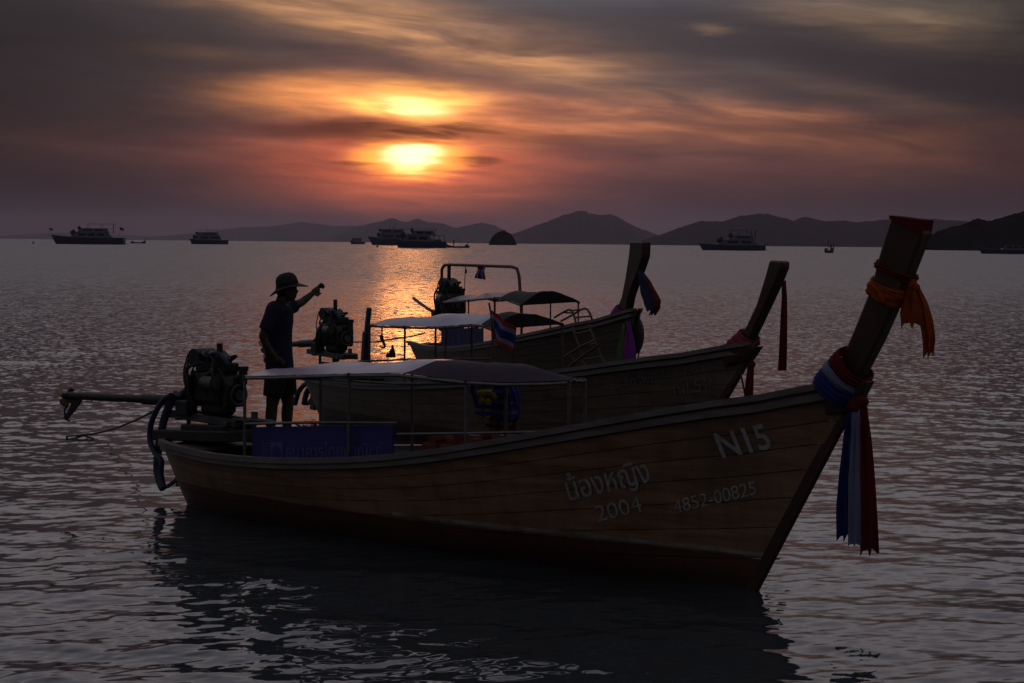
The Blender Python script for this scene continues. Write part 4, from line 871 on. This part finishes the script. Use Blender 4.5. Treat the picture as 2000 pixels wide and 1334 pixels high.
# ------------------------------------------------------------------ the boatman
def build_person():
    sc = 211.0; S0 = B1.inv @ (B1.mw @ B1.bp(547, 872, .46)); base = B1.mw @ B1.bp(547, 872, .46)
    root = empty('person', base, 0, 'person in a wide-brimmed hat and shorts standing on a boat, one arm raised', 'person')
    Q = lambda u, v, y=0.0: Vector(((u-547)/sc, y, (873-v)/sc))
    def solid(mb, name, m_, voxel, it=3, parent=root):
        o = mb.build(name, m_, parent); md = o.modifiers.new('r', 'REMESH'); md.mode = 'VOXEL'; md.voxel_size = voxel; md.use_smooth_shade = True
        sm = o.modifiers.new('s', 'SMOOTH'); sm.factor = .5; sm.iterations = it
        bpy.context.view_layer.update(); me = bpy.data.meshes.new_from_object(o.evaluated_get(bpy.context.evaluated_depsgraph_get()))
        o.modifiers.clear(); old = o.data; o.data = me; bpy.data.meshes.remove(old); me.name = name; return o
    def limb(mb, pts, rs, n=12, k=4): mb.tube(pts, list(rs), n, k); [mb.ball(p, r) for p, r in ((pts[0], rs[0]), (pts[-1], rs[-1]))]
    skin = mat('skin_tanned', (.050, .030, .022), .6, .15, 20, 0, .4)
    b = MB()
    # head in profile, turned to the right and a little down
    b.ball(Q(561, 563), (.088, .074, .100)); b.ball(Q(565, 572), (.070, .062, .075)); b.ball(Q(570, 580, 0), (.034, .036, .030))
    b.tube([Q(573, 562), Q(580, 569), Q(578, 572)], [.012, .016, .008], 8); b.tube([Q(576, 575, -.018), Q(577.5, 575.5, 0), Q(576, 575, .018)], .009, 6); b.tube([Q(575, 578, -.016), Q(576.5, 578.5, 0), Q(575, 578, .016)], .009, 6)
    b.tube([Q(575, 561, -.045), Q(577.5, 560.5, -.02), Q(577.5, 560.5, .02), Q(575, 561, .045)], .009, 6)
    for sy in (-1, 1): b.ball(Q(559, 567, sy*.074), (.020, .012, .032)); b.ball(Q(575, 564.5, sy*.030), (.012, .012, .012))
    limb(b, [Q(553, 577), Q(549, 590)], [.052, .058])
    # trunk
    b.tube([Q(546, 592), Q(545, 603), Q(543, 625), Q(542, 655), Q(544, 690), Q(546, 715), Q(546, 738)], [.07, .115, .125, .115, .108, .115, .10], 14, 3)
    b.ball(Q(541, 604, -.13), (.075, .075, .07)); b.ball(Q(549, 604, .13), (.075, .075, .07)); b.tube([Q(540, 603, -.15), Q(550, 603, .15)], [.07, .07], 12); b.tube([Q(546, 732, -.07), Q(546, 732, .07)], .115, 12)
    # near arm: elbow back, hand at the hip
    limb(b, [Q(538, 605, -.17), Q(528, 630, -.21), Q(519, 654, -.22)], [.050, .046, .038]); limb(b, [Q(519, 654, -.22), Q(528, 676, -.20), Q(540, 694, -.17)], [.038, .036, .027])
    b.ball(Q(545, 700, -.165), (.045, .022, .038))
    for k in range(4): b.tube([Q(548+k*1.2, 697+k*3.2, -.165), Q(555+k*.8, 700+k*3, -.160), Q(560-k*.6, 703+k*2.6, -.145)], [.0105, .0095, .008], 6)
    b.tube([Q(541, 697, -.165), Q(543, 689, -.150), Q(549, 686, -.140)], [.012, .011, .009], 6)
    # far arm raised to the right
    sh, el, wr = Q(556, 604, .16), Q(581, 592, .30), Q(600, 575, .40)
    limb(b, [sh, sh.lerp(el, .5), el], [.050, .045, .038]); limb(b, [el, el.lerp(wr, .4), wr], [.038, .036, .026])
    d = (wr-el).normalized(); up = Vector((-.35, .1, .93)); pm = wr+d*.045
    b.tube([wr, wr+d*.03, wr+d*.085], [.026, .034, .032], 10)
    for k, (ln, a) in enumerate(((.078, .55), (.088, .30), (.084, .08), (.066, -.15))):
        o = wr+d*.085+Vector((0, (k-1.5)*.019, 0))+up*(.014-.004*k); f1 = (d+up*a*.5).normalized(); f2 = (d*.8+up*(a-.5)+Vector((0, .0, 0))).normalized(); b.tube([o-d*.03, o, o+f1*ln*.45, o+f1*ln*.45+f2*ln*.35, o+f1*ln*.45+f2*ln*.35+(f2-up*.5).normalized()*ln*.25], [.011, .0105, .010, .009, .0075], 6)
    th = wr+d*.03-up*.02+Vector((0, -.03, 0)); b.tube([th, th+(d*.6-up*.7).normalized()*.035, th+(d*.9-up*.35).normalized()*.075], [.013, .012, .009], 6)
    # legs and feet
    for sy, x0, x1, x2 in ((-1, 541, 534, 531), (1, 553, 560, 558)):
        limb(b, [Q(x0, 740, sy*.085), Q((x0+x1)/2, 765, sy*.095), Q(x1, 789, sy*.10)], [.085, .072, .056]); limb(b, [Q(x1, 789, sy*.10), Q(x1-2, 812, sy*.10), Q(x2, 842, sy*.10), Q(x2, 858, sy*.10)], [.054, .056, .040, .036])
        b.ball(Q(x2, 864, sy*.10), (.045, .038, .045)); b.tube([Q(x2-4, 866, sy*.10), Q(x2+10, 867, sy*.11), Q(x2+28, 869, sy*.12)], [.036, .034, .022], 10)
        for k in range(5): b.tube([Q(x2+26, 869, sy*.12+(k-2)*.016), Q(x2+33-abs(k-1), 870, sy*.12+(k-2)*.019)], [.010, .009], 6)
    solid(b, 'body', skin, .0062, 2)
    # shirt, loose, with short sleeves
    t = MB(); t.tube([Q(548, 593), Q(546, 603), Q(543, 625), Q(542, 655), Q(544, 690), Q(546, 722), Q(546, 736)], [.085, .130, .142, .134, .130, .134, .132], 16, 3)
    t.tube([Q(539, 603, -.17), Q(551, 603, .17)], .082, 14); t.ball(Q(540, 604, -.16), (.08, .085, .078)); t.ball(Q(551, 604, .16), (.08, .085, .078))
    t.tube([Q(546, 729, -.06), Q(546, 729, .06)], .132, 14)
    t.tube([Q(539, 604, -.17), Q(530, 628, -.215), Q(524, 643, -.222)], [.072, .070, .068], 12); t.tube([sh, sh.lerp(el, .55)], [.072, .066], 12)
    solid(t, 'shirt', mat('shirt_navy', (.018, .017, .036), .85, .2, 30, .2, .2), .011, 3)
    h = MB(); h.tube([Q(546, 722), Q(546, 742)], [.135, .135], 16); h.tube([Q(546, 730, -.07), Q(546, 730, .07)], .13, 14)
    for sy, x0, x1 in ((-1, 541, 535), (1, 553, 559)): h.tube([Q(x0, 735, sy*.085), Q(x1, 774, sy*.10)], [.108, .092], 14)
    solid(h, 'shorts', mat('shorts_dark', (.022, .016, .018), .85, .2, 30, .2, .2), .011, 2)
    # hat tipped back, and short hair under it
    ax = Vector((-.26, 0, .966)); e1 = Vector((.966, 0, .26)); e2 = Vector((0, 1, 0)); hc = Q(562, 561); rings = []
    for r, z in ((.060, .005), (.172, -.022), (.177, -.016), (.098, .016), (.099, .045), (.094, .082), (.078, .115), (.044, .136), (.004, .140)):
        rings.append([hc+e1*(r*1.06*math.cos(2*PI*k/28))+e2*(r*math.sin(2*PI*k/28))+ax*(z-.018*math.cos(4*PI*k/28)*(1 if r > .12 else 0)) for k in range(28)])
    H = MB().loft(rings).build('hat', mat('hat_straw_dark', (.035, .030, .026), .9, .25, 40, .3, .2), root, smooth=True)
    bd_ = MB(); rr = []
    for z in (.017, .045): rr.append([hc+e1*(.1065*math.cos(2*PI*k/24))+e2*(.1025*math.sin(2*PI*k/24))+ax*z for k in range(24)])
    bd_.loft(rr, True, False).build('hat_band', M_VK, H, smooth=True)
    MB().ball(Q(555, 565), (.085, .078, .085)).build('hair', mat('hair_black', (.012, .010, .009), .6, .2, 40, 0, .4), root, smooth=True)
build_person()
# ------------------------------------------------------------------ boats at anchor far out
Y_HULL = mat('yacht_hull_dark', (.045, .05, .085), .5, .1, .5, 0, .5); Y_WHITE = mat('yacht_white', (.10, .11, .165), .5, .06, .5, 0, .5); Y_GLASS = mat('yacht_glass', (.015, .018, .03), .1, .05, .5, 0, .6)
Y_DARK = mat('yacht_dark', (.04, .04, .055), .6, .1, .5, 0, .4); Y_WOOD = mat('far_wood', (.05, .038, .03), .7, .2, .8, 0, .3)
def far_at(u, v):                                 # water point under a photo pixel
    return on_z(u, v, 0)
def yacht(name, u0, u1, v, label, heading, decks, hull_h, bow_h, beam, cat='yacht', mast=None, flags=(), canopy=None, group='yachts anchored in the bay', rails=True, flip=1, zs=1.0):
    """lengths in metres along a bow-left hull; decks = list of (x0, x1, z0, z1, slope front, slope rear, half width, windows)"""
    P0 = far_at((u0+u1)/2, v); k = P0.y/FPX; L = (u1-u0)*k/abs(math.cos(heading)) if abs(math.cos(heading)) > .3 else (u1-u0)*k
    r = empty(name, P0, heading, label, cat, group); xx = lambda t: (t-.5)*L      # t 0 bow (left) 1 stern
    rings = []
    for t in np.linspace(0, 1, 15):
        hb = beam/2*(1-(1-min(1, t/.45))**2.2)**.8 if t < .45 else beam/2*(1-.12*((t-.45)/.55)**2)
        hb = max(hb, .05); zt = hull_h+(bow_h-hull_h)*(1-min(1, t/.55))**1.6; xr = .075*L*(1-min(1, t/.3))
        rings.append([Vector((xx(t)+0*xr, -hb, zt)), Vector((xx(t)+xr*.5, -hb*.86, zt*.4)), Vector((xx(t)+xr, -hb*.6, -.6)), Vector((xx(t)+xr, hb*.6, -.6)), Vector((xx(t)+xr*.5, hb*.86, zt*.4)), Vector((xx(t), hb, zt))])
    Hu = MB().loft(rings).build('hull', Y_HULL, r, smooth=False)
    MB().loft([[p[0]+Vector((0, -.04, 0)), p[0]+Vector((0, .10, .12)), p[-1]+Vector((0, -.10, .12)), p[-1]+Vector((0, .04, 0))] for p in rings]).build('bulwark', Y_WHITE, r)
    for i, (x0, x1, z0, z1, sf, sr, hw, nw) in enumerate(decks):
        a, b_ = xx(x0), xx(x1); mb = MB().loft([[Vector((a, -hw, z0)), Vector((a+sf, -hw*.93, z1)), Vector((a+sf, hw*.93, z1)), Vector((a, hw, z0))], [Vector((b_, -hw, z0)), Vector((b_-sr, -hw*.93, z1)), Vector((b_-sr, hw*.93, z1)), Vector((b_, hw, z0))]])
        c = mb.build('cabin' if i == 0 else 'upper_cabin', Y_WHITE, r); MB().box(((a+b_)/2+sf*.3, 0, z1+.07), (abs(b_-a)*.98, hw*2.05, .14)).build('roof', Y_WHITE, c)
        for q in range(nw):
            w = (b_-a-sf-sr-.6)/nw; xc = a+sf+.3+w*(q+.5); zc = z0+(z1-z0)*.58
            for sg in (-1, 1): MB().box((xc, sg*(hw*.965), zc), (w*.78, .12, (z1-z0)*.42)).build('window', Y_GLASS, c)
        MB().bar((a+sf*.35-.05, 0, z0+(z1-z0)*.35), (a+sf*.85-.05, 0, z0+(z1-z0)*.85), hw*1.6, .08, (0, 1, 0)).build('windscreen', Y_GLASS, c)
    if rails:
        mb = MB(); top = [p[0]+Vector((0, .1, .95)) for p in rings[1:7]]; mb.tube(top, .035, 5)
        for p in rings[1:7]: mb.tube([p[0]+Vector((0, .1, 0)), p[0]+Vector((0, .1, .95))], .03, 5)
        mb.build('bow_rail', Y_DARK, r)
    if canopy:
        x0, x1, z, hw, zb = canopy; cn = MB().box((xx((x0+x1)/2), 0, z), ((x1-x0)*L, hw*2, .16)).build('sun_roof', Y_DARK, r)
        for t in (x0+.01, (x0+x1)/2, x1-.01):
            for sg in (-1, 1): MB().bar((xx(t), sg*hw*.9, zb), (xx(t), sg*hw*.9, z), .12, .12, (1, 0, 0)).build('roof_post', Y_DARK, cn)
    for m_ in (mast or ()):
        t, z0, z1, w = m_; ms = MB().tube([(xx(t), 0, z0), (xx(t), 0, z1)], [w, w*.6], 6).bar((xx(t), -.9, z0+(z1-z0)*.7), (xx(t), .9, z0+(z1-z0)*.7), .10, .10).build('mast', Y_DARK, r)
    for (t, z0, z1, s_) in flags:
        fp = MB().tube([(xx(t), 0, z0), (xx(t)+.3, 0, z1)], .05, 6).build('flag_staff', Y_DARK, r)
        MB().sheet([[Vector((xx(t)+.25+s_*i/5, .12*math.sin(i*1.5), z1-.1-s_*.7*j/3-.25*s_*i/5)) for j in range(4)] for i in range(6)], .03).build('ensign', M_RED, fp)
    st = rings[-1][0]; MB().box((xx(1)+.6, 0, .35), (1.6, beam*.8, .2)).build('swim_platform', Y_DARK, r)
    r.scale = (1, 1, zs); return r
yacht('dive_yacht', 100, 243, 477, 'long dive yacht at far left with an open upper deck and flags at both ends', 0, [(.25, .86, 3.2, 6.0, 4.2, 3.6, 2.9, 3), (.36, .80, 6.1, 7.9, 2.6, 1.8, 2.4, 2)], 3.3, 4.6, 7.0, mast=[(.39, 8, 9.6, .16), (.85, 5.5, 10.4, .22)], flags=[(-.03, 3.8, 8.2, 1.6), (.93, 4.0, 8.8, 2.0)], canopy=(.50, .88, 10.2, 2.2, 8.0))
yacht('cabin_cruiser', 376, 436, 477, 'high boxy cruiser seen from its quarter, between the dive yacht and the sun', .85, [(.12, .80, 2.6, 5.4, 1.8, .9, 2.7, 2), (.2, .74, 5.5, 7.5, 1.2, .8, 2.4, 1)], 2.7, 3.4, 6.2, mast=[(.5, 8.5, 10.0, .12)], canopy=(.28, .72, 9.1, 1.9, 7.6))
yacht('double_deck_yacht', 718, 862, 479, 'large two-decked yacht under the sun with a long roof, half hidden by another', 0, [(.14, .80, 3.4, 6.6, 2.6, 4.0, 3.3, 3), (.17, .52, 6.7, 9.4, 1.6, 2.4, 2.9, 2)], 3.5, 5.0, 8.0, mast=[(.30, 9.4, 13.2, .2), (.37, 9.4, 13.6, .22), (.34, 9.4, 11.6, .3)], flags=[(-.02, 4.6, 9.0, .8)], canopy=(.44, .93, 9.8, 2.8, 6.8), zs=1.35)
yacht('day_cruiser', 771, 872, 484, 'lower white cruiser lying in front of the large two-decked yacht', 0, [(.10, .76, 2.0, 4.1, 3.2, 2.2, 2.3, 2), (.30, .80, 4.2, 5.6, 2.2, 1.3, 2.0, 2)], 2.1, 2.9, 5.6, canopy=(.74, .97, 4.1, 2.1, 1.9), zs=1.35)
yacht('motor_yacht', 1364, 1494, 489, 'sleek motor yacht with a raked flybridge lying off the right hand islands', 0, [(.24, .90, 2.4, 5.0, 5.2, 2.8, 2.5, 2), (.42, .84, 5.1, 7.0, 3.8, 1.2, 2.2, 1)], 2.5, 3.2, 6.2, mast=[(.79, 6.0, 9.4, .35), (.85, 6.0, 9.6, .4)], flags=[(.985, 1.2, 3.6, .7)], canopy=(.46, .74, 9.6, 1.8, 7.0))
yacht('speedboat', 1910, 2030, 496, 'low speedboat with a pointed bow at the right edge below the headland', 0, [(.38, .80, 1.7, 3.4, 1.2, .4, 1.7, 3)], 1.6, 2.3, 4.2, rails=True, canopy=(.36, .84, 4.6, 1.7, 2.2), cat='speedboat', group=None)
def small_longtail(name, u0, u1, v, label, heading, roof=None, rise=.45, cat='boat', bow_right=True, posts=()):
    P0 = far_at((u0+u1)/2, v); k = P0.y/FPX; L = (u1-u0)*k/max(.35, abs(math.cos(heading))); r = empty(name, P0, heading+(0 if bow_right else PI), label, cat, 'small boats far out'); rings = []
    for t in np.linspace(0, 1, 13):
        hb = max(.06, L*.10*(1-(2*t-1)**4)**.8); z = .75+.25*(1-t)**3+L*rise*.35*max(0, (t-.55)/.45)**2.2; x = (t-.5)*L
        rings.append([Vector((x, -hb, z)), Vector((x-.25*max(0, t-.6)*L*.3, -hb*.5, -.3)), Vector((x-.25*max(0, t-.6)*L*.3, hb*.5, -.3)), Vector((x, hb, z)), Vector((x, hb*.8, z-.25)), Vector((x, -hb*.8, z-.25))])
    MB().loft(rings).build('hull', Y_WOOD, r)
    MB().bar((L*.47, 0, rings[-1][0].z-.4), (L*.53, 0, rings[-1][0].z+L*rise*.22), .35, .3, (0, 1, 0)).build('prow_post', Y_WOOD, r)
    MB().box((-L*.36, 0, 1.3), (L*.10, .7, .8)).bar((-L*.36, 0, 1.2), (-L*.60, 0, .9), .12, .12).build('engine', Y_DARK, r)
    if roof:
        x0, x1, z = roof; c = MB().box(((x0+x1)/2*L, 0, z), ((x1-x0)*L, L*.17, .12)).build('roof', Y_DARK, r)
        for x in (x0+.02, x1-.02):
            for sg in (-1, 1): MB().bar((x*L, sg*L*.07, .7), (x*L, sg*L*.07, z), .1, .1, (1, 0, 0)).build('roof_post', Y_DARK, c)
    for (x, z0, z1, w) in posts: MB().bar((x*L, 0, z0), (x*L, 0, z1), w, w, (1, 0, 0)).build('pole', Y_DARK, r)
    return r
small_longtail('small_longtail', 255, 285, 475.5, 'tiny open longtail boat just astern of the dive yacht', 0)
yacht('fishing_boat', 686, 708, 477, 'small high-sided fishing boat seen end on, left of the large yacht', 1.1, [(.25, .75, 2.2, 5.6, .8, .6, 2.2, 1)], 2.2, 3.4, 5.0, cat='boat', group='small boats far out', rails=False, mast=[(.5, 5.6, 9.0, .15)], zs=1.1)
small_longtail('small_longtail', 872, 917, 484, 'small longtail boat with a flag pole at the stern of the cruisers', 0, (-.10, .25, 2.5), .25, bow_right=False, posts=[(.0, 2.4, 5.6, .16), (-.43, .8, 2.8, .35), (.18, 1.0, 3.9, .5)])
small_longtail('small_longtail', 1608, 1631, 494, 'small longtail boat seen end on, between the motor yacht and the headland', 1.0, None, .5, posts=[(-.1, 1, 4.4, .16), (.2, 1, 3.0, .45)])
for (u, v, lab) in ((65, 476, 'tiny dark buoy at the far left of the bay'), (737, 483, 'tiny dark buoy floating just below the bow of the large yacht')):
    p = far_at(u, v); tag(MB().tube([p+Vector((0, 0, -.3)), p+Vector((0, 0, .5)), p+Vector((0, 0, .7)), p+Vector((0, 0, 1.3))], [.55, .6, .22, .12], 12).build('mooring_buoy', Y_DARK, smooth=True), lab, 'buoy', 'mooring buoys')
